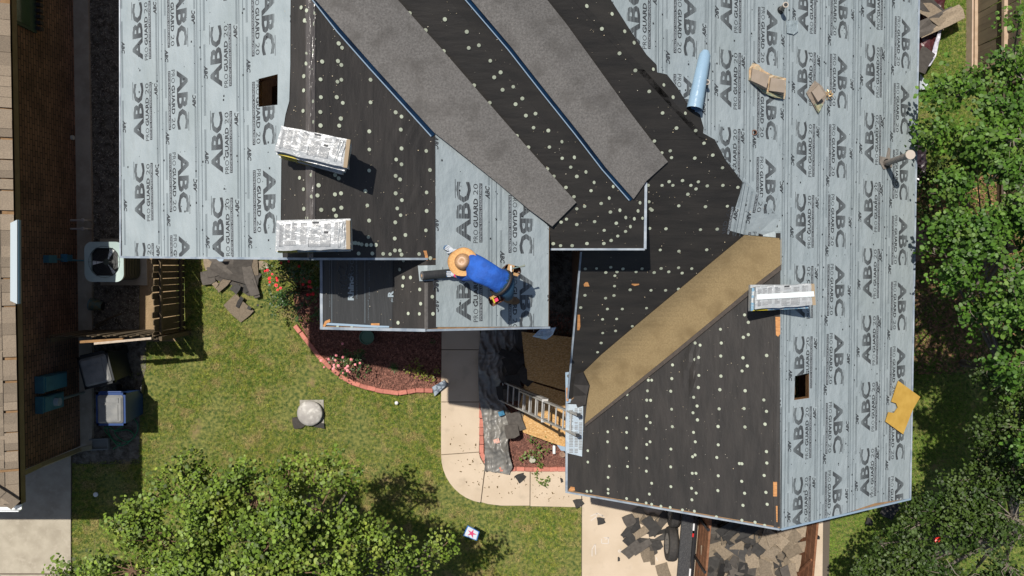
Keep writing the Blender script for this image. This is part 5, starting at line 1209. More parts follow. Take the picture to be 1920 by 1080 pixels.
# old turbine vent cap set down on the lawn
c = at(585, 773, .02); o = thing('roof_vent_cap', 'old round grey roof vent on its square flashing set down on the lawn', 'roof vent', (c.x, c.y, 0))
m_vg = mat('galvanised_cap', (.38, .36, .33), (.30, .28, .26), scale=7, rough=.6, c3=(.52, .5, .46), scale3=5, lo3=.5, hi3=.6)
MB().box((c.x, c.y, .03), (.54, .57, .012), RZ(.01)).build('flashing', mat('old_flashing', (.25, .235, .21), (.33, .31, .27), scale=9), o)
MB().lathe((c.x, c.y, .04), [(.16, 0), (.16, .1)], 20).build('collar', m_vg, o); MB().lathe((c.x - .02, c.y - .0, .14), [(.285, -.02), (.29, 0), (.27, .035), (.2, .06), (.1, .075), (.03, .08), (0, .085)], 32).build('dome', m_vg, o, smooth=True)
scrap(560, 792, .06, .15, C__ + 0, 'grey shingle square tucked under the left of the round roof vent', None, .85); scrap(600, 797, .05, 1.4, A_ + 2, 'thin dark shingle strip along the lower edge of the round roof vent', None, .8, .03)
# yard sign
Q = [at(877, 985, .55), at(899, 997, .55), at(894, 1014, .45), at(868, 1004, .45)]; c = sum(Q, Vector()) / 4
sg = thing('yard_sign', 'small white yard sign with a pink star and blue border in the front lawn', 'sign', (c.x, c.y, 0))
MB().plate(Q, .012).build('panel', mat('sign_blue', (.04, .16, .45), rough=.5), sg)
Q2 = [c + (q_ - c) * .86 + Vector((0, 0, .004)) for q_ in Q]; MB().plate(Q2, .003).build('printed_field', mat('sign_white', (.62, .66, .7), rough=.5), sg)
ex, ey = (Q[1] - Q[0]), (Q[3] - Q[0]); S = []
for k in range(10): t = math.pi / 2 + k * math.pi / 5; r_ = .4 if k % 2 == 0 else .13; S.append(c + ex * r_ * math.cos(t) + ey * -r_ * math.sin(t) + Vector((0, 0, .009)))
MB().plate(S, .003).build('printed_star', mat('sign_pink', (.6, .06, .16), rough=.5), sg)
for s_ in (.25, .75): p = Q[3].lerp(Q[2], s_); MB().bar(p, Vector((p.x + .03, p.y + .05, 0)), .012, .012).build('stake', m_bl, sg)
# chalk drawings on the driveway
m_chalk = mat('chalk', (.56, .51, .46), rough=1)
q = MB()
for pts in ([(1107, 968), (1120, 962), (1131, 968)], [(1108, 976), (1119, 968), (1119, 962)], [(1128, 965), (1133, 970)], [(1110, 1043), (1110, 1030), (1116, 1020), (1117, 1040)], [(1128, 1010), (1128, 1019), (1141, 1019), (1141, 1008), (1135, 1012)], [(1132, 1008), (1143, 1008)], [(1159, 1033), (1164, 1030), (1164, 1036), (1159, 1034)], [(1230, 1045), (1233, 1052)]):
    for i in range(len(pts) - 1): q.bar(at(*pts[i], .0675), at(*pts[i + 1], .0675), .018, .002)
struct(q.build('chalk_marks', m_chalk))
o = stuff(chips('grass_clippings', [(832, 780), (898, 780), (905, 880), (1080, 890), (1080, 940), (920, 935), (850, 890)], 260, mat('brown_clippings', (.12, .08, .03), rough=1), .073, .015, .05, 9)); o['label'] = 'brown clippings and twigs scattered over the walk'; o['category'] = 'clippings'
# ---- trailer
tr0 = at(1334, 985, 1.5); yaw = -.075
Rt = RZ(yaw)
def TW(x, y, z): return Vector((tr0.x, tr0.y, 0)) + Rt @ Vector((x, y, z))
tr = thing('dump_trailer', 'black trailer with brown wooden sides heaped with torn shingles on the driveway', 'trailer', (tr0.x, tr0.y, 0))
m_tb = mat('brown_stained_board', (.17, .07, .03), (.24, .105, .05), scale=5, rough=.8, stretch=(1, 3, 1)); m_blk = mat('black_paint', (.016, .016, .018), rough=.4); m_tyre = mat('tyre_rubber', (.03, .028, .026), (.045, .04, .036), scale=20, rough=.8)
y0, y1 = .9, -2.9; Wd = 2.2
MB().box(TW(Wd / 2, (y0 + y1) / 2, .56), (Wd, y0 - y1, .06), Rt).build('bed_floor', m_blk, tr)
for z in (.72, .94, 1.16, 1.38):
    MB().box(TW(-.02, (y0 + y1) / 2, z), (.045, y0 - y1, .205), Rt).build('side_board', m_tb, tr); MB().box(TW(Wd + .02, (y0 + y1) / 2, z), (.045, y0 - y1, .205), Rt).build('side_board', m_tb, tr)
    MB().box(TW(Wd / 2, y0, z), (Wd, .045, .205), Rt).build('end_board', m_tb, tr)
for k in range(5):
    for x in (-.05, Wd + .06): MB().box(TW(x, y0 - .1 - k * .9, 1.0), (.05, .06, 1.0), Rt).build('stake_post', m_blk, tr)
for k in range(3): MB().bar(TW(Wd - .01, y0 - .3 - k * 1.2, 1.42), TW(Wd - .03, y0 - .9 - k * 1.2, .7), .05, .05).build('brace', m_tb, tr)
for x in (-.1, Wd + .1): MB().box(TW(x, (y0 + y1) / 2, .5), (.1, y0 - y1, .16), Rt).build('frame_rail', m_blk, tr)
MB().box(TW(-.33, -.62, .82), (.24, 2.0, .03), Rt).box(TW(-.33, .42, .72), (.24, .03, .2), Rt).box(TW(-.455, -.62, .79), (.02, 2.0, .07), Rt).build('fender', mat('black_tread_plate', (.03, .03, .032), (.055, .055, .055), scale=40, rough=.5, bump=.004, voro=40), tr)
MB().box(TW(-.17, -.62, .8), (.05, 2.0, .05), Rt).build('fender_edge', m_blk, tr)
for i, y in enumerate((.1, -.3, -.42, -1.3)): MB().box(TW(-.2, y, .84), (.035, .22 if i % 2 else .14, .012), Rt).build('reflector', mat('red_reflector_%d' % i, (.5, .02, .02) if i % 2 == 0 else (.65, .65, .65), rough=.3), tr)
for yy in (-.06, -.83):
    c = TW(-.56, yy, .38); axx = Rt @ Vector((1, 0, 0)); RR = Matrix((( axx.x, 0, -axx.y), (axx.y, 0, axx.x), (0, 1, 0))).transposed() if False else Vector((0, 0, 1)).rotation_difference(-axx).to_matrix()
    MB().lathe(c, [(.2, -.09), (.36, -.09), (.38, -.05), (.38, .05), (.36, .09), (.23, .095), (.215, .07)], 28, RR).build('tyre', m_tyre, tr)
    t_ = tr.children[-1]
    MB().lathe(c, [(.23, .085), (.215, .04), (.12, .055), (.07, .08), (.03, .08), (0, .085)], 22, RR).build('rim', mat('dusty_rim', (.33, .31, .28), rough=.5, metal=.2), t_)
    q = MB()
    for k in range(5): a0 = k * 1.2566; q.lathe(c + RR @ Vector((.1 * math.cos(a0), .1 * math.sin(a0), .07)), [(.014, 0), (.014, .02), (0, .02)], 6, RR)
    q.build('lug_nuts', m_blk, t_)
# heap under and over: individual scraps in the trailer
r6 = random.Random(12); GR = 'torn shingles heaped in the trailer bed'
hm = MB(); nx, ny = 12, 20
HV = [TW(.05 + (Wd - .1) * i / nx, y0 - .05 - (y0 - y1 - .1) * j / ny, .78 + .34 * math.sin(math.pi * i / nx) + r6.uniform(-.07, .07)) for j in range(ny + 1) for i in range(nx + 1)]
hm.add(HV, [(j * (nx + 1) + i, j * (nx + 1) + i + 1, (j + 1) * (nx + 1) + i + 1, (j + 1) * (nx + 1) + i) for j in range(ny) for i in range(nx)])
o = stuff(hm.build('shingle_rubble', m_sc)); o['label'] = 'dense dark rubble filling the trailer bed under the loose shingles'; o['category'] = 'rubble'
bm = bmesh.new(); bm.from_mesh(o.data); bmesh.ops.recalc_face_normals(bm, faces=bm.faces); bm.to_mesh(o.data); bm.free()
for i in range(230):
    x = r6.uniform(.1, Wd - .1); y = r6.uniform(-1.25, y0 - .1) if i < 200 else r6.uniform(y1 + .1, -1.25); z = .86 + .36 * math.sin(math.pi * x / Wd) + r6.uniform(-.02, .09)
    k = r6.choice([0, 1, 2, 4, 5, 6, 0, 1, 5, 6, 2]) + r6.choice([0, 0, 7, 7, 14, 0]) ; s_ = r6.uniform(.6, 1.0)
    if x > Wd * .55 and r6.random() < .7: k = r6.choice([0, 1, 5, 6]) + 7
    o = instance('shingle_scrap', SHP[k], None, TW(x, y, z), (r6.gauss(0, .25), r6.gauss(0, .25), r6.uniform(0, 6.28)), (s_, s_, 1))
    tag(o, 'torn %s shingle %s in the heap filling the trailer' % (COLN[k // 7], SHN[k % 7]), 'shingle scrap', GR)
for (x, y, an) in ((.6, .0, -.9), (.75, -.12, -.92)):
    o = instance('shingle_scrap', SHP[3], None, TW(x, y, 1.32), (.1, .05, an)); tag(o, 'long black shingle strip lying diagonally on top of the trailer heap', 'shingle scrap', GR)
LATE = True
# ---- right yard: scraps beside the eave
tag(drape('dark_red_tarp', [(1722, -20), (1770, -20), (1768, 20), (1757, 50), (1748, 90), (1740, 120), (1727, 132), (1700, 128), (1700, -20)], ground(.1), mat('dark_red_plastic', (.085, .025, .028), (.05, .015, .018), scale=5, rough=.25), None, off=.02, th=.02, step=5, disp=folds(9, .22)), 'crumpled dark red plastic sheet on the grass beside the right eave', 'tarp')
tag(drape('silver_tarp_edge', [(1757, 50), (1762, 52), (1753, 92), (1748, 110), (1738, 126), (1725, 132), (1724, 127), (1738, 118), (1745, 92)], ground(.16), mat('pale_tarp_edge', (.55, .55, .6), (.35, .33, .4), scale=12, rough=.3), None, off=.1, th=.01, step=4, disp=folds(3, .08)), 'white folded rim along the dark red plastic sheet', 'tarp edge')
GS = 'grey shingle strips on the dark red plastic'
for x, y, an, k in ((1742, 20, 1.0, B__ + 3), (1765, 38, -1.15, B__ + 3), (1752, 42, -1.15, C__ + 3), (1736, 8, .95, C__ + 3), (1730, 115, -.5, C__ + 1)):
    scrap(x, y, .42, an, k, 'grey brown shingle strip across the dark red plastic by the right eave', GS, 1.1)
tag(drape('pale_scrap', [(1722, 140), (1732, 150), (1740, 165), (1733, 168), (1722, 170)], ground(.15), mat('pale_grey_scrap', (.3, .36, .4), (.45, .47, .48), scale=9, rough=.4), None, off=.05, th=.02, step=4, disp=folds(8, .1)), 'crumpled pale grey scrap half under the right eave', 'plastic scrap')
tag(drape('dark_plastic', [(1700, 245), (1728, 250), (1734, 285), (1733, 338), (1722, 346), (1700, 340)], ground(.1), mat('dark_plastic_film', (.03, .02, .025), rough=.25), None, off=.02, th=.02, step=5, disp=folds(6, .2)), 'dark plastic sheet under the right eave beside the large pipe', 'tarp')
for x, y, an, k, lb in ((1664, 955, .5, A_ + 6, 'black shingle square hanging below the right gable, nearest the house'), (1672, 957, .6, A_ + 1, 'black shingle strip beside the square below the right gable'), (1630, 978, .4, A_ + 5, 'black shingle scrap alone on the grass below the right gable')):
    scrap(x, y, .3 if y < 960 else .1, -an, k, lb, None, .8)
p = at(1772, 148, .04); tag(MB().lathe(p, [(0, 0), (.04, .01), (.03, .03), (0, .04)], 7).build('pale_stone', mat('pale_stone', (.55, .5, .42))), 'small pale stone in the grass beside the board fence', 'stone')
gpoly('brown_mat', [(1690, 420), (1738, 428), (1738, 470), (1700, 514), (1690, 514)], .05, mat('brown_mat', (.24, .17, .11), (.17, .11, .07), scale=12), th=.03)

# labels of the loose scraps: what each looks like, and its place among those most like it
ORDW = ('first', 'second', 'third', 'fourth', 'fifth', 'sixth', 'seventh', 'eighth')
WHERE = {GD: 'in the driveway heap', GP: 'in the lawn heap', GT: 'on the black tarp', GS: 'on the red plastic'}
CLS = {}
for o, k, px, py, g in SCR:
    if g in WHERE: CLS.setdefault((g, k), []).append((px, o))
for (g, k), L in CLS.items():
    L.sort(key=lambda t: t[0])
    for i, (px, o) in enumerate(L):
        nm = '%s shingle %s' % (COLN[k // 7], SHN[k % 7])
        o['label'] = ('the only torn ' + nm + ' ' + WHERE[g]) if len(L) == 1 else '%s from left of the %ss %s' % (ORDW[i], nm, WHERE[g])
for i, o in enumerate([o for o in COL.objects if o.get('label', '').startswith('long black shingle strip lying diagonally')]): o['label'] = ('left', 'right')[i] + ' of two long black shingle strips lying diagonally on the trailer heap'
# ================================================================== TREES AND PLANTS
def leaves(name, cl, n_per, size, m, parent, seed, flat=.6, spread=1.):
    """cl: list of (centre, radius); rosettes of leaves on twig tips inside every clump"""
    r = np.random.default_rng(seed); V = []
    for (c, R) in cl:
        n = int(n_per * (R / .35) ** 2); nt = max(3, n // 6)
        d = r.normal(0, 1, (nt, 3)); d /= np.linalg.norm(d, axis=1)[:, None]; d[:, 2] = np.abs(d[:, 2]) * r.choice([1, 1, 1, -.6], nt)
        tips = np.array(c) + d * (R * r.uniform(.35, 1.05, nt) * spread)[:, None] * np.array([1, 1, .75])
        idx = np.repeat(np.arange(nt), 6); P = tips[idx] + r.normal(0, size * .9, (nt * 6, 3)); k = len(P)
        a = r.uniform(0, 2 * np.pi, k); up = np.stack([r.normal(0, .45, k), r.normal(0, .45, k), np.full(k, 1.)], 1) + d[idx] * flat; up /= np.linalg.norm(up, axis=1)[:, None]
        t = np.stack([np.cos(a), np.sin(a), r.normal(-.15, .35, k)], 1); t -= up * (t * up).sum(1)[:, None]; t /= np.linalg.norm(t, axis=1)[:, None]; b = np.cross(up, t)
        L = size * r.uniform(.55, 1.35, k); W = L * r.uniform(.36, .48, k)
        f = lambda x, y, z=0.: P + t * (L * x)[:, None] + b * (W * y)[:, None] + up * (L * z)[:, None]
        V.append(np.stack([f(0, 0), f(.3, .85, .06), f(.75, .8, .04), f(1, 0, -.08), f(.75, -.8, .04), f(.3, -.85, .06)], 1))
    V = np.concatenate(V); return npmesh(name, V, 6, m, parent)
def clumps(blobs, per, rr_, seed):
    r = random.Random(seed); o = []
    for c, R in blobs:
        for i in range(int(per * (R / .8) ** 2.2) + 1):
            for _ in range(30):
                v = Vector((r.uniform(-1, 1), r.uniform(-1, 1), r.uniform(-1, 1)))
                if not .2 < v.length < 1: continue
                q = c + Vector((v.x * R, v.y * R, v.z * R * .7))
                if math.sin(q.x * 4.3 + 1.5 * math.sin(q.y * 2.7)) * math.sin(q.y * 4.9 + 1.3 * math.sin(q.x * 3.1)) > .13: break
            o.append((q, r.uniform(*rr_)))
    return o
def tree(label, root_xy, blobs_px, per, n_per, size, m, seed, group=None, cat='tree', rr_=(.16, .36), bark=None, trunk_r=.13, name='leafy_tree', twig_m=None):
    B = [(at(x, y, z), R) for x, y, z, R in blobs_px]
    rt = thing(name, label, cat, (root_xy[0], root_xy[1], 0), group); r = random.Random(seed)
    base = Vector((root_xy[0], root_xy[1], 0)); fork = base + Vector((r.uniform(-.1, .1), r.uniform(-.1, .1), 1.7))
    MB().tube([base - Vector((0, 0, .1)), base + Vector((0, 0, .15)), base.lerp(fork, .5), fork], [trunk_r * 1.5, trunk_r * 1.1, trunk_r, trunk_r * .8], 10).build('trunk', bark, rt)
    cl = clumps(B, per, rr_, seed)
    lm = MB(); tw = MB()
    for c, R in B:
        k = fork.lerp(c, .5) + Vector((0, 0, -.25)); lm.tube([fork - Vector((0, 0, .2)), k, c], [trunk_r * .5, trunk_r * .3, trunk_r * .12], 7)
    for q, R in cl:
        c = min(B, key=lambda b: (b[0] - q).length)[0]; mid = c.lerp(q, .5) + Vector((r.uniform(-.1, .1), r.uniform(-.1, .1), r.uniform(-.05, .12)))
        tw.tube([c, mid, q, q + (q - c).normalized() * R * .7 + Vector((0, 0, .05))], [.013, .008, .005, .002], 5, cap=False)
    stuff(lm.build('limbs', bark, rt)); stuff(tw.build('twigs', twig_m or bark, rt))
    stuff(leaves('crown', cl, n_per, size, m, rt, seed))
    return rt
m_bark = mat('grey_bark', (.12, .10, .08), (.18, .155, .12), scale=14, rough=.95); m_twig = mat('pale_twig', (.17, .14, .11), (.22, .19, .15), scale=10, rough=.9); m_twr = mat('reddish_twig', (.17, .10, .06), rough=.9)
m_lf1 = mat('pear_leaf', (.085, .145, .014), (.145, .21, .028), scale=1.2, rough=.5, spec=.3, isl=.65, trans=.18, c3=(.21, .25, .04), scale3=2.6, lo3=.52, hi3=.7)
m_lf2 = mat('bright_leaf', (.042, .105, .011), (.08, .16, .018), scale=1.2, rough=.5, spec=.3, isl=.5, trans=.18, c3=(.13, .20, .035), scale3=2.6, lo3=.52, hi3=.7)
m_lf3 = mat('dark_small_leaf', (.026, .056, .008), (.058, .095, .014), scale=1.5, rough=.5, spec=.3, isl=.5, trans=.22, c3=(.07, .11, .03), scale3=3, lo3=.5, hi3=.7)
T1 = [(300, 1010, 3.9, .7), (245, 965, 3.3, .4), (350, 930, 4.0, .55), (400, 980, 4.6, .75), (380, 1070, 5, .9), (480, 935, 4.3, .55), (520, 1010, 5.2, .8), (600, 955, 4.6, .6), (560, 1075, 5.4, .9), (650, 1010, 4.6, .6), (730, 1050, 4.3, .3), (790, 1060, 4.0, .2), (700, 1085, 4.6, .4), (835, 1022, 3.6, .13), (815, 1040, 3.7, .16), (700, 1000, 4.4, .3), (760, 1020, 4.0, .2), (170, 1085, 3.4, .42), (130, 1075, 3.2, .3), (250, 1070, 4.2, .6), (370, 880, 3.6, .3), (590, 890, 3.8, .32), (540, 905, 3.9, .35), (450, 895, 3.7, .3), (620, 862, 3.4, .16), (300, 1160, 4.6, 1.0), (480, 1170, 5.5, 1.1), (640, 1160, 5, .9), (780, 1150, 4.3, .5), (660, 905, 3.7, .2)]
tc = at(540, 1130, 0)
tree('broad leafy tree at the lower left of the front lawn', (tc.x + .5, tc.y + .9), T1, 42, 150, .06, m_lf1, 31, bark=m_bark, twig_m=m_twr, trunk_r=.14)
T2 = [(1800, 190, 4.5, .45), (1870, 180, 4.8, .5), (1850, 240, 4.9, .45), (1780, 240, 4.4, .36), (1755, 265, 4.1, .25), (1900, 260, 5.1, .5), (1810, 290, 4.3, .25), (1865, 160, 4.6, .2), (1912, 35, 4.7, .2), (1905, 92, 4.3, .14), (1920, 150, 4.9, .5), (1835, 148, 4.3, .12)]
p = at(1840, 260); tree('leafy tree beside the board fence, uppermost of the right hand trees', (p.x - .3, p.y), T2, 30, 140, .066, m_lf2, 41, 'trees along the right side', bark=m_bark, twig_m=m_twig, trunk_r=.1)
T3 = [(1800, 360, 4.7, .38), (1850, 345, 5.0, .45), (1900, 380, 5.3, .5), (1770, 430, 4.5, .32), (1750, 465, 4.3, .22), (1820, 430, 4.9, .4), (1870, 450, 5.2, .5), (1830, 500, 5.0, .4), (1900, 520, 5.4, .5), (1810, 570, 4.7, .4), (1835, 590, 4.7, .3), (1790, 540, 4.5, .25), (1890, 590, 5.1, .36), (1930, 460, 5.4, .6), (1775, 395, 4.4, .25)]
p = at(1840, 470); tree('leafy tree in the middle of the right edge with branches towards the eave', (p.x - .3, p.y), T3, 30, 140, .066, m_lf2, 51, 'trees along the right side', bark=m_bark, twig_m=m_twig, trunk_r=.1)
T4 = [(1840, 850, 3.4, .4), (1880, 800, 3.7, .45), (1905, 720, 3.8, .4), (1900, 880, 4.0, .5), (1850, 930, 3.6, .4), (1780, 960, 3.4, .42), (1720, 985, 3.0, .38), (1830, 1010, 3.9, .6), (1750, 1050, 3.6, .55), (1680, 1060, 3.1, .42), (1650, 1020, 2.8, .2), (1640, 1080, 2.9, .3), (1900, 970, 4.2, .6), (1890, 1060, 4.3, .7), (1810, 1090, 4.2, .6), (1700, 1110, 3.6, .5), (1925, 650, 3.9, .35), (1915, 800, 4.2, .5), (1860, 1150, 4.5, .8), (1800, 900, 3.2, .22)]
p = at(1860, 960); tree('dark fine leaved tree filling the lower right corner', (p.x - .4, p.y), T4, 40, 170, .052, m_lf3, 61, None, bark=m_bark, twig_m=m_twig, trunk_r=.12)
# trees standing further right: their shade darkens the side yard
T5 = [(1990, 330, 4.8, .9), (2000, 560, 5.0, 1.0), (2030, 430, 5.2, 1.0), (1985, 680, 5.0, 1.0), (2010, 760, 5, .9), (1970, 600, 4.8, .6), (1960, 300, 4.7, .5), (1985, 200, 5, .8), (2010, 860, 5, .9)]
p = at(2000, 500); tree('tall leafy tree at the far right edge behind the others', (p.x - .5, p.y), T5, 26, 110, .075, m_lf2, 71, None, bark=m_bark, twig_m=m_twig, trunk_r=.16)
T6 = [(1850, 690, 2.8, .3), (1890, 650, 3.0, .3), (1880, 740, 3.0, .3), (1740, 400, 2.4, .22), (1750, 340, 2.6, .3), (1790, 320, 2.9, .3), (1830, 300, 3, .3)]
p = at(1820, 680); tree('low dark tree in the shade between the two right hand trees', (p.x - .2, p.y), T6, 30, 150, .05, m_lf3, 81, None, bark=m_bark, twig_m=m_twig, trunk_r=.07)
tag(MB().tube([at(1752, 1014, 3.5), at(1758, 1012, 3.5), at(1766, 1007, 3.5)], [.03, .045, .015], 8).build('red_toy', mat('bright_red', (.7, .03, .02), rough=.4)), 'small bright red scrap caught in the dark lower right tree', 'red scrap')
# bushes and flowers
def bush(name, label, blobs_px, per, n_per, size, m, seed, cat='bush', fl=None, fm=None, fs=.035, rr_=(.08, .16)):
    B = [(at(x, y, z), R) for x, y, z, R in blobs_px]; c = sum((b[0] for b in B), Vector()) / len(B); rt = thing(name, label, cat, (c.x, c.y, 0)); r = random.Random(seed)
    cl = clumps(B, per, rr_, seed); st_m = MB()
    for q, R in cl[::2]: st_m.tube([Vector((c.x + r.uniform(-.1, .1), c.y + r.uniform(-.1, .1), 0)), c.lerp(q, .6) * 1 - Vector((0, 0, .05)), q], [.012, .008, .004], 5, cap=False)
    stuff(st_m.build('stems', m_twr, rt)); stuff(leaves('foliage', cl, n_per, size, m, rt, seed))
    me = None
    for (x, y, z) in fl or []:
        p = at(x, y, z)
        if me is None:
            q = MB()
            for ring_, (rad, ht, n) in enumerate(((.5, .25, 5), (.95, .1, 6))):
                for k in range(n):
                    a0 = k * 2 * math.pi / n + ring_ * .5; d = Vector((math.cos(a0), math.sin(a0), 0)); s_ = Vector((-d.y, d.x, 0))
                    q.add([Vector((0, 0, 0)), (d * rad * .6 - s_ * rad * .45) * fs + Vector((0, 0, ht * fs)), d * rad * fs + Vector((0, 0, ht * fs * 1.5)), (d * rad * .6 + s_ * rad * .45) * fs + Vector((0, 0, ht * fs))], [(0, 1, 2, 3)])
            q.lathe((0, 0, 0), [(fs * .5, 0), (fs * .45, fs * .5), (0, fs * .6)], 7)
            o = q.build('flower', fm); o.parent = rt; me = o.data
        else: o = instance('flower', me, rt)
        o.location = p - ORG[rt.name]; k = r.uniform(.8, 1.3); o.scale = (k, k, k); o.rotation_euler = (r.uniform(-.4, .4), r.uniform(-.4, .4), r.uniform(0, 6))
    return rt
m_rl = mat('rose_leaf', (.03, .075, .015), (.06, .12, .03), scale=3, rough=.4, isl=.4, trans=.2, c3=(.14, .17, .05), scale3=3, lo3=.55, hi3=.7)
m_red = mat('red_petal', (.75, .02, .03), rough=.5); m_pink = mat('pink_petal', (.80, .28, .30), rough=.5); m_yl = mat('yellow_green_leaf', (.28, .27, .03), (.14, .17, .03), scale=8, rough=.5, isl=.3, trans=.2)
zc = .0
FR = [(340 + x / 3.375, 440 + y / 3.375) for x, y in ((745, 200), (748, 283), (775, 275), (770, 315), (805, 328), (820, 330), (812, 298), (800, 380), (818, 378), (833, 376), (605, 275), (607, 290), (558, 277), (545, 225), (628, 338), (600, 320), (530, 230), (560, 300), (630, 180), (680, 168), (610, 350), (575, 250))]
bush('rose_bush', 'tall rose bush with red blooms against the left side of the porch roof', [(500, 515, .6, .22), (520, 500, .9, .28), (520, 540, .8, .3), (545, 560, .9, .32), (555, 510, 1.1, .35), (580, 520, 1.2, .35), (575, 560, 1.0, .32), (530, 580, .6, .22), (590, 585, .8, .25), (505, 560, .5, .2), (560, 590, .5, .2), (590, 490, 1.2, .3)], 60, 150, .042, m_rl, 5, fl=[(x, y, 1.25 if x > 530 else 1.0) for x, y in FR], fm=m_red, fs=.036)
FP = [(340 + x / 3.375, 440 + y / 3.375) for x, y in ((980, 763), (932, 788), (975, 795), (993, 828), (1022, 775), (1052, 832), (1050, 860), (965, 825), (903, 838), (883, 797), (1020, 690), (1022, 875), (960, 850), (1075, 790), (1100, 822), (1130, 812), (1040, 845), (1065, 870), (967, 838))]
bush('rose_bush', 'low rose bush with pink blooms at the edge of the bed and lawn', [(635, 672, .3, .15), (650, 668, .45, .2), (665, 678, .5, .2), (655, 690, .45, .2), (675, 695, .45, .2), (680, 680, .45, .18), (640, 680, .3, .12), (668, 662, .4, .15)], 70, 150, .038, m_rl, 6, fl=[(x, y, .62) for x, y in FP], fm=m_pink, fs=.031)
bush('yellow_shrub', 'yellow green shrub in the bed beside the walk, upper one', [(775, 688, .25, .13), (790, 684, .25, .13), (782, 700, .2, .12)], 60, 110, .04, m_yl, 7)
bush('yellow_shrub', 'yellow green shrub nearest the grey bag at the end of the edging', [(798, 706, .2, .14), (812, 700, .22, .12), (805, 716, .2, .12)], 60, 110, .04, m_yl, 8)
bush('yellow_shrub', 'yellow tinged seedling clump at the lower left corner of the porch roof', [(578, 600, .25, .14), (588, 592, .3, .12), (598, 596, .25, .1)], 50, 110, .04, m_yl, 9)
m_gl = mat('spiky_green', (.07, .16, .045), rough=.5, isl=.3)
def spiky(label, px, py, n, L, seed):
    c = at(px, py, .02); r = random.Random(seed); rt = thing('spiky_plant', label, 'plant', (c.x, c.y, 0)); q = MB()
    for k in range(n):
        a0 = r.uniform(0, 6.28); t = r.uniform(.3, 1.2); d = Vector((math.cos(a0) * math.sin(t), math.sin(a0) * math.sin(t), math.cos(t))); s_ = Vector((-math.sin(a0), math.cos(a0), 0)) * .008; e = c + d * L * r.uniform(.6, 1); q.add([c - s_, c + s_, e + Vector((0, 0, -.03))], [(0, 1, 2)])
    q.build('blades', m_gl, rt)
spiky('spiky green plant in the middle of the red mulch bed', 739, 689, 90, .2, 2); spiky('small spiky plant in the shaded mulch near the walk', 812, 640, 50, .13, 3)
m_vine = mat('vine_leaf', (.10, .17, .03), (.16, .22, .04), scale=6, rough=.5, isl=.3, trans=.2)
bush('leafy_vine', 'light green leafy vine climbing in the corner bed below the boards', [(1000, 825, .3, .13), (1015, 822, .35, .12), (1005, 838, .3, .14), (1018, 840, .25, .1), (1003, 855, .2, .09), (990, 848, .2, .1), (1008, 868, .15, .06), (982, 855, .15, .06)], 60, 110, .045, m_vine, 10)
bush('leafy_vine', 'trailing runner of the vine spreading over the walk', [(1010, 885, .1, .05), (1008, 898, .1, .05), (1016, 905, .1, .05), (1023, 898, .1, .05), (1025, 910, .1, .04)], 40, 60, .04, m_vine, 11, rr_=(.04, .07))
# ================================================================== THE ROOFER
def zr(px, py): return on(W1E, px, py).z
def pt(px, py, dz):
    """point dz above the roof slope, seen at (px,py)"""
    z = zr(px, py) + dz
    for _ in range(6): p = at(px, py, z); z = zp(W1E, p.x, p.y) + dz
    return at(px, py, z)
m_shirt = mat('royal_blue_shirt', (.012, .095, .44), (.008, .065, .31), scale=7, lo=.4, hi=.6, rough=.8, bump=.03, bscale=7); m_skin = mat('brown_skin', (.26, .13, .075), rough=.55); m_pants = mat('brown_trousers', (.12, .065, .035), (.085, .045, .025), scale=9, rough=.85, bump=.01, bscale=14)
m_glove = mat('pale_glove', (.48, .50, .52), (.38, .42, .48), scale=30, rough=.8); m_glovef = mat('blue_finger_grip', (.02, .11, .26), rough=.6); m_boot = mat('dark_boot', (.03, .022, .017), rough=.6); m_jean = mat('dark_blue_waist', (.015, .06, .12), rough=.8); m_straw = mat('woven_straw', (.62, .36, .14), (.5, .27, .10), scale=40, rough=.8, bump=.004, bscale=120); m_crown = mat('straw_crown', (.44, .27, .15), (.36, .21, .11), scale=30, rough=.45); m_lea = mat('red_brown_leather', (.20, .07, .03), (.11, .04, .02), scale=14, rough=.6, bump=.006, bscale=30); m_tan = mat('tan_leather', (.35, .2, .08), rough=.7); m_belt = mat('black_belt', (.02, .015, .013), rough=.5)
person = thing('person', 'roofer in straw hat and blue shirt bending over a black roll on the porch roof', 'person', tuple(pt(965, 540, 0)))
J = {}; 
hip = pt(943, 533, .78); J['hip'] = (hip, .165, .125)
sp1 = pt(930, 524, .84); sp2 = pt(908, 510, .80); ch = pt(890, 501, .68); nk = pt(878, 496, .56); hd0 = pt(871, 493, .49); hd1 = pt(864, 489, .40)
NV = [hip, sp1, sp2, ch, nk, hd0, hd1]; NR = [(.165, .12), (.16, .11), (.185, .12), (.19, .125), (.065, .065), (.095, .095), (.085, .085)]
ED = [(0, 1), (1, 2), (2, 3), (3, 4), (4, 5), (5, 6)]; PARTS = ['jean', 'shirt', 'shirt', 'shirt', 'skin', 'skin', 'skin']
def chain(start, pts, rads, parts):
    prev = start
    for p, r_, k in zip(pts, rads, parts): NV.append(p); NR.append((r_, r_)); PARTS.append(k); ED.append((prev, len(NV) - 1)); prev = len(NV) - 1
    return prev
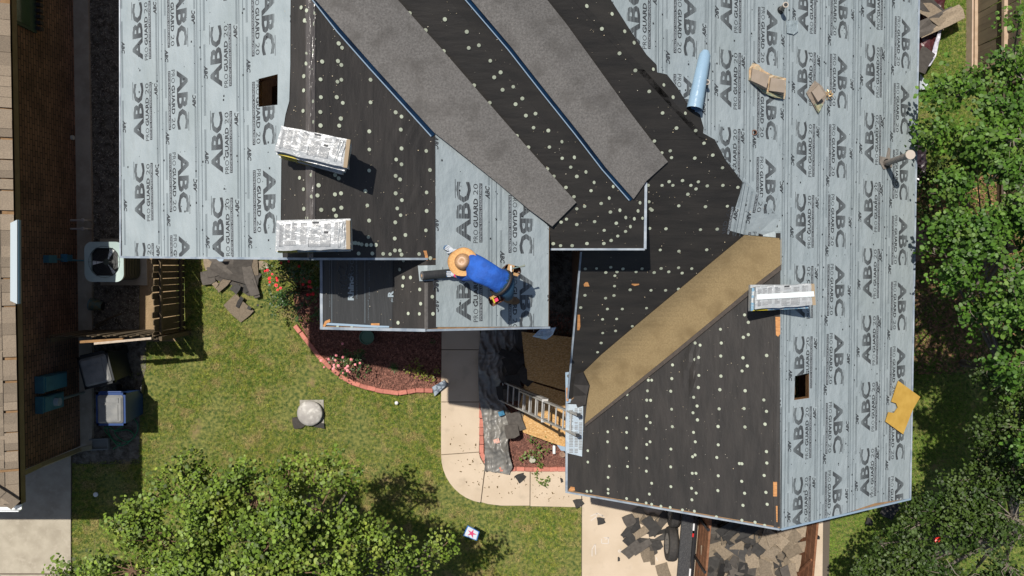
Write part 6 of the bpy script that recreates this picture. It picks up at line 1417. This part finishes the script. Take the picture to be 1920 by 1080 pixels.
# arms: the lower one reaches the roll, the upper one the nail tool
shL = pt(885, 518, .60); elL = pt(868, 521, .34); wrL = pt(853, 514, .19)
eL = chain(3, [shL, elL, wrL], [.075, .05, .034], ['shirt', 'shirt', 'glove'])
shR = pt(888, 483, .60); elR = pt(866, 474, .32); wrR = pt(849, 470, .13)
eR = chain(3, [shR, elR, wrR], [.075, .05, .034], ['shirt', 'shirt', 'glove'])
hL = pt(951, 549, .74); knL = pt(953, 560, .36); anL = pt(972, 565, .10); tL = pt(955, 566, .045)
chain(0, [hL, pt(951, 556, .55), knL, pt(963, 564, .22), anL, tL], [.105, .09, .07, .062, .045, .042], ['jean', 'pants', 'pants', 'pants', 'boot', 'boot'])
hR = pt(951, 518, .74); knR = pt(949, 506, .40); anR = pt(967, 505, .10); tR = pt(951, 503, .045)
chain(0, [hR, pt(950, 511, .56), knR, pt(959, 505, .25), anR, tR], [.105, .09, .07, .062, .045, .042], ['jean', 'pants', 'pants', 'pants', 'boot', 'boot'])
def skin(name, V, E, R, mats, faces_mat, parent, lv=2):
    me = bpy.data.meshes.new('skel'); me.from_pydata([tuple(v) for v in V], E, []); me.update()
    o = bpy.data.objects.new('skel', me); COL.objects.link(o); o.modifiers.new('s', 'SKIN'); 
    for i, r_ in enumerate(R): sv = me.skin_vertices[0].data[i]; sv.radius = r_; sv.use_root = (i == 0)
    o.modifiers['s'].use_smooth_shade = True; u = o.modifiers.new('u', 'SUBSURF'); u.levels = lv; u.render_levels = lv
    dg = bpy.context.evaluated_depsgraph_get(); dg.update(); m2 = bpy.data.meshes.new_from_object(o.evaluated_get(dg)); bpy.data.objects.remove(o)
    m2.name = name; m2.materials.clear()
    off = ORG[parent.name]
    for m_ in mats: m2.materials.append(m_)
    if faces_mat:
        for f in m2.polygons:
            c = f.center; best = min(range(len(V)), key=lambda i: (V[i] - c).length - (R[i][0] * .6)); f.material_index = faces_mat(best, c)
    m2.transform(Matrix.Translation(-off))
    r_ = bpy.data.objects.new(name, m2); COL.objects.link(r_); r_.parent = parent; ORG[r_.name] = off; return r_
def wrinkle(o, off):
    for v in o.data.vertices:
        c = v.co + off; b = min(range(len(NV)), key=lambda i: (NV[i] - c).length)
        if PARTS[b] in ('shirt', 'pants', 'jean'):
            a = abs(math.sin(c.x * 17 + 9 * c.y + 2.2 * math.sin(c.y * 13))) + .6 * abs(math.sin(c.x * 31 - c.y * 24 + 1.7 * math.sin(c.x * 19)))
            v.co += v.normal * (.014 * (1 - a))
names = ['shirt', 'skin', 'pants', 'glove', 'boot', 'jean']
skin('body', NV, ED, NR, [m_shirt, m_skin, m_pants, m_glove, m_boot, m_jean], lambda i, c: names.index(PARTS[i]), person, 3)
wrinkle(bpy.data.objects['body'], ORG['body'])
# face features under the hat: nose, ears
fd = (hd1 - nk).normalized(); dn = Vector((0, 0, -1)); dn = (dn - fd * dn.dot(fd)).normalized(); sd = fd.cross(dn).normalized(); hc = hd0.lerp(hd1, .6)
MB().tube([hc + dn * .085 + fd * .02, hc + dn * .115 - fd * .005, hc + dn * .09 - fd * .02], [.01, .016, .008], 8).build('nose', m_skin, person, smooth=True)
for s_ in (-1, 1):
    MB().lathe(hc + sd * s_ * .09, [(0, -.012), (.022, -.006), (.03, .004), (.02, .01), (0, .004)], 10, Vector((0, 0, 1)).rotation_difference(sd * s_).to_matrix()).build('ear', m_skin, person, smooth=True)
    MB().lathe(hc + dn * .08 + sd * s_ * .032 + fd * .035, [(0, 0), (.011, .004), (0, .01)], 8, Vector((0, 0, 1)).rotation_difference(dn).to_matrix()).build('eye', m_ink, person)
MB().tube([hc + dn * .088 - fd * .035 - sd * .022, hc + dn * .094 - fd * .036, hc + dn * .088 - fd * .035 + sd * .022], .006, 6).build('mouth', mat('lips', (.2, .07, .05)), person)
MB().lathe(hc, [(.098, -.01), (.1, .03), (.085, .07), (.045, .092), (0, .1)], 16, Vector((0, 0, 1)).rotation_difference((fd * .35 - dn).normalized()).to_matrix()).build('hair', mat('black_hair', (.015, .012, .01), rough=.7), person, smooth=True)
# straw hat: broad warped brim, ribbed pinched crown
hz = at(868, 491, hc.z + .09); nh = Vector((-.10, .04, 1)).normalized(); RH = Vector((0, 0, 1)).rotation_difference(nh).to_matrix()
n = 40; V = []; rings = [(.095, .0), (.135, -.006), (.172, -.006), (.197, .006), (.205, .014)]
for r_, z in rings:
    for k in range(n):
        a0 = 2 * math.pi * k / n; w = 1 + .02 * math.sin(2 * a0 + .5) + .012 * math.sin(5 * a0); V.append(hz + RH @ Vector((r_ * w * math.cos(a0), r_ * w * .97 * math.sin(a0), z + (.03 * math.sin(2 * a0 + 1) + .01 * math.sin(3 * a0)) * (r_ / .2) ** 2)))
m_ = len(rings); Fc = [(i * n + k, i * n + (k + 1) % n, (i + 1) * n + (k + 1) % n, (i + 1) * n + k) for i in range(m_ - 1) for k in range(n)]
N0 = len(V); V += [v - RH @ Vector((0, 0, .006)) for v in V]; Fc += [tuple(N0 + i for i in reversed(f)) for f in Fc] + [((m_ - 1) * n + k, N0 + (m_ - 1) * n + k, N0 + (m_ - 1) * n + (k + 1) % n, (m_ - 1) * n + (k + 1) % n) for k in range(n)]
hat = thing_p = raw('straw_hat', V, Fc, m_straw, person, smooth=True)
V = []; cr = [(.108, .0, 1), (.106, .03, 1), (.1, .065, .96), (.085, .10, .9), (.055, .125, .75), (.02, .125, .6)]
for r_, z, sq in cr:
    for k in range(n):
        a0 = 2 * math.pi * k / n; pinch = 1 - .16 * max(0, math.cos(2 * (a0 - 2.6))) * (z / .125) * (1 if math.cos(a0 - 2.6) > 0 else .2); V.append(hz + RH @ Vector((r_ * pinch * math.cos(a0), r_ * pinch * math.sin(a0), z - .025 * (1 if r_ < .03 else 0))))
Fc = [(i * n + k, i * n + (k + 1) % n, (i + 1) * n + (k + 1) % n, (i + 1) * n + k) for i in range(len(cr) - 1) for k in range(n)] + [tuple(range((len(cr) - 1) * n, len(cr) * n))]
raw('hat_crown', V, Fc, m_crown, hat, smooth=True)
MB().tube([hz + RH @ Vector((.11 * math.cos(t * math.pi / 16), .11 * math.sin(t * math.pi / 16), .012)) for t in range(33)], .006, 6, cap=False).build('hat_band', mat('hat_band', (.22, .11, .05)), hat)
# hands: palm with five fingers each, curled on what they hold
def hand(w, d, nrm, thumb_side, name, reach=1.):
    """w wrist point, d direction of the fingers, nrm back of the hand"""
    d = d.normalized(); nrm = (nrm - d * nrm.dot(d)).normalized(); s_ = d.cross(nrm).normalized() * thumb_side
    V = [w - d * .03, w + d * .02, w + d * .065]; R = [(.026, .026), (.036, .02), (.042, .017)]; E_ = [(0, 1), (1, 2)]
    h_ = skin(name, V, E_, R, [m_glove], None, person, 2)
    for k, (off_, ln) in enumerate(((.032, .062), (.011, .072), (-.011, .068), (-.031, .052))):
        b = w + d * .07 + s_ * off_; f = [b - d * .02, b + d * ln * .45 - nrm * .004, b + d * ln * .8 - nrm * .022, b + d * ln - nrm * .045]
        skin('finger', f, [(0, 1), (1, 2), (2, 3)], [(.0105, .0105), (.01, .01), (.009, .009), (.0075, .0075)], [m_glove, m_glovef], lambda i, c: 1 if i >= 2 else 0, h_, 1)
    b = w + d * .015 + s_ * .036; skin('thumb', [w + d * .005 + s_ * .02, b + s_ * .012 + d * .012, b + s_ * .024 + d * .035 - nrm * .012, b + s_ * .02 + d * .055 - nrm * .028], [(0, 1), (1, 2), (2, 3)], [(.014, .014), (.0125, .0125), (.011, .011), (.009, .009)], [m_glove, m_glovef], lambda i, c: 1 if i >= 3 else 0, h_, 1)
nW = Vector((.55, 0, 1)).normalized()
hand(wrL, pt(838, 514, .15) - wrL, nW, 1, 'hand'); hand(wrR, pt(842, 466, .10) - wrR, nW, -1, 'hand')
MB().tube([wrL - (wrL - elL).normalized() * .04, wrL - (wrL - elL).normalized() * .015], .042, 12).build('glove_cuff', mat('pink_cuff', (.75, .04, .18), rough=.6), person)
# tool belt: belt, two pouches, hammer
bc = hip.lerp(sp1, .25); bd = (sp1 - hip).normalized(); b1, s1, u1 = frame(bd)
MB().tube([bc + s1 * .185 * math.cos(t * math.pi / 14) + u1 * .14 * math.sin(t * math.pi / 14) for t in range(29)], .022, 8, cap=False).build('belt', m_belt, person)
def pouch(name, px, py, dz, sz, an, m__):
    c = pt(px, py, dz); q = MB(); R = RZ(an)
    P = [Vector((x * sz[0] / 2 * (1 - .12 * z_), y * sz[1] / 2, z_ * sz[2])) for z_ in (0, -1) for x, y in ((-1, -1), (1, -1), (1.1, .2), (.8, 1), (-.8, 1), (-1.1, .2))]
    q.add([c + R @ p for p in P], [(11, 10, 9, 8, 7, 6)] + [(i, (i + 1) % 6, (i + 1) % 6 + 6, i + 6) for i in range(6)])
    o = q.build(name, m__, person); bm = bmesh.new(); bm.from_mesh(o.data); bmesh.ops.recalc_face_normals(bm, faces=bm.faces); bmesh.ops.bevel(bm, geom=bm.edges[:], offset=.012, segments=2, affect='EDGES'); bm.to_mesh(o.data); bm.free()
    return o, c, R
po, c, R = pouch('tool_pouch', 961, 506, .78, (.21, .13, .2), -.25, m_lea)
MB().box(c + R @ Vector((-.03, .02, .0)), (.09, .09, .02), R).box(c + R @ Vector((.06, -.05, -.03)), (.07, .04, .06), R).build('pouch_pocket', m_tan, po)
ha = pt(958, 504, .80); hb = pt(984, 498, .80); MB().tube([ha, ha.lerp(hb, .7), hb], [.009, .011, .015], 8).build('hammer_handle', mat('teal_handle', (.10, .22, .24), (.3, .28, .2), scale=14, rough=.5), po)
MB().bar(ha + Vector((0, .045, 0)), ha - Vector((0, .045, 0)), .025, .025).build('hammer_head', m_alu, po)
MB().tube([pt(973, 513, .7) + Vector((.02 * math.cos(t), .02 * math.sin(t), 0)) for t in [k * .52 for k in range(13)]], .003, 5, cap=False).build('key_ring', m_alu, po)
po, c, R = pouch('tool_pouch', 930, 561, .78, (.19, .14, .2), .5, m_lea)
MB().box(c + R @ Vector((.0, .045, .004)), (.13, .035, .02), R).build('pouch_pocket', m_tan, po); MB().box(c + R @ Vector((.0, -.01, .006)), (.05, .045, .02), R).build('pink_cloth', mat('pink_cloth', (.7, .03, .1), rough=.7), po)
MB().tube([c + R @ Vector((-.04, -.04, .03)), c + R @ Vector((-.03, .05, .02))], .012, 8).build('tool', m_yel, po)
MB().tube([c + R @ Vector((.05, -.03, .03)), c + R @ Vector((.07, .04, .02))], .01, 8).build('tool', m_bl, po)
# roll of black felt he holds, on a white offcut; orange nail tool in the other hand
A = pt(790, 518, .062); B = pt(846, 513, .062)
A = on(W1E, 801, 517) + Vector((-.02, 0, .07)); A = at(791, 517, on(W1E, 800, 517).z + .10); B = pt(848, 512, .07)
rl = thing('felt_roll', 'short roll of black felt under the gloved hand of the roofer', 'felt roll', tuple((A + B) / 2))
MB().tube([A, B], .062, 22, cap=False).build('felt_layers', m_feltg, rl, smooth=True); d = (B - A).normalized()
MB().tube([A - d * .002, A + d * .004], .061, 20).build('roll_end', mat('grey_roll_end', (.12, .12, .125), rough=.6), rl); MB().tube([A - d * .006, A - d * .001], .022, 12).build('cardboard_core', mat('core_tan', (.4, .26, .15)), rl)
tag(drape('sheet_offcut', [(784, 498), (820, 497), (830, 500), (830, 526), (787, 527)], S_P, m_sheet, None, off=.03, th=.003, step=6), 'pale offcut of printed sheet under the black felt roll', 'sheet offcut')
T = T_SM * 1.1; P0 = on(W1E, 812, 512); Q = place_print(T, P0.x, P0.y - .05, -1, .876); Z = W1E[0] + W1E[1] * Q[..., 0] + .04; npmesh('printed_lettering', np.concatenate([Q, Z[..., None]], -1), 3, m_ink, bpy.data.objects['sheet_offcut'])
c = pt(842, 464, .06); tl = thing('nail_tool', 'small yellow and blue hand tool in the far hand of the roofer', 'hand tool', tuple(c))
MB().tube([c, pt(850, 473, .09)], [.014, .018], 8).build('grip', m_glovef, tl); MB().tube([pt(839, 460, .05), c], [.012, .018], 8).build('tool_head', mat('orange_tool', (.65, .33, .03), rough=.4), tl)
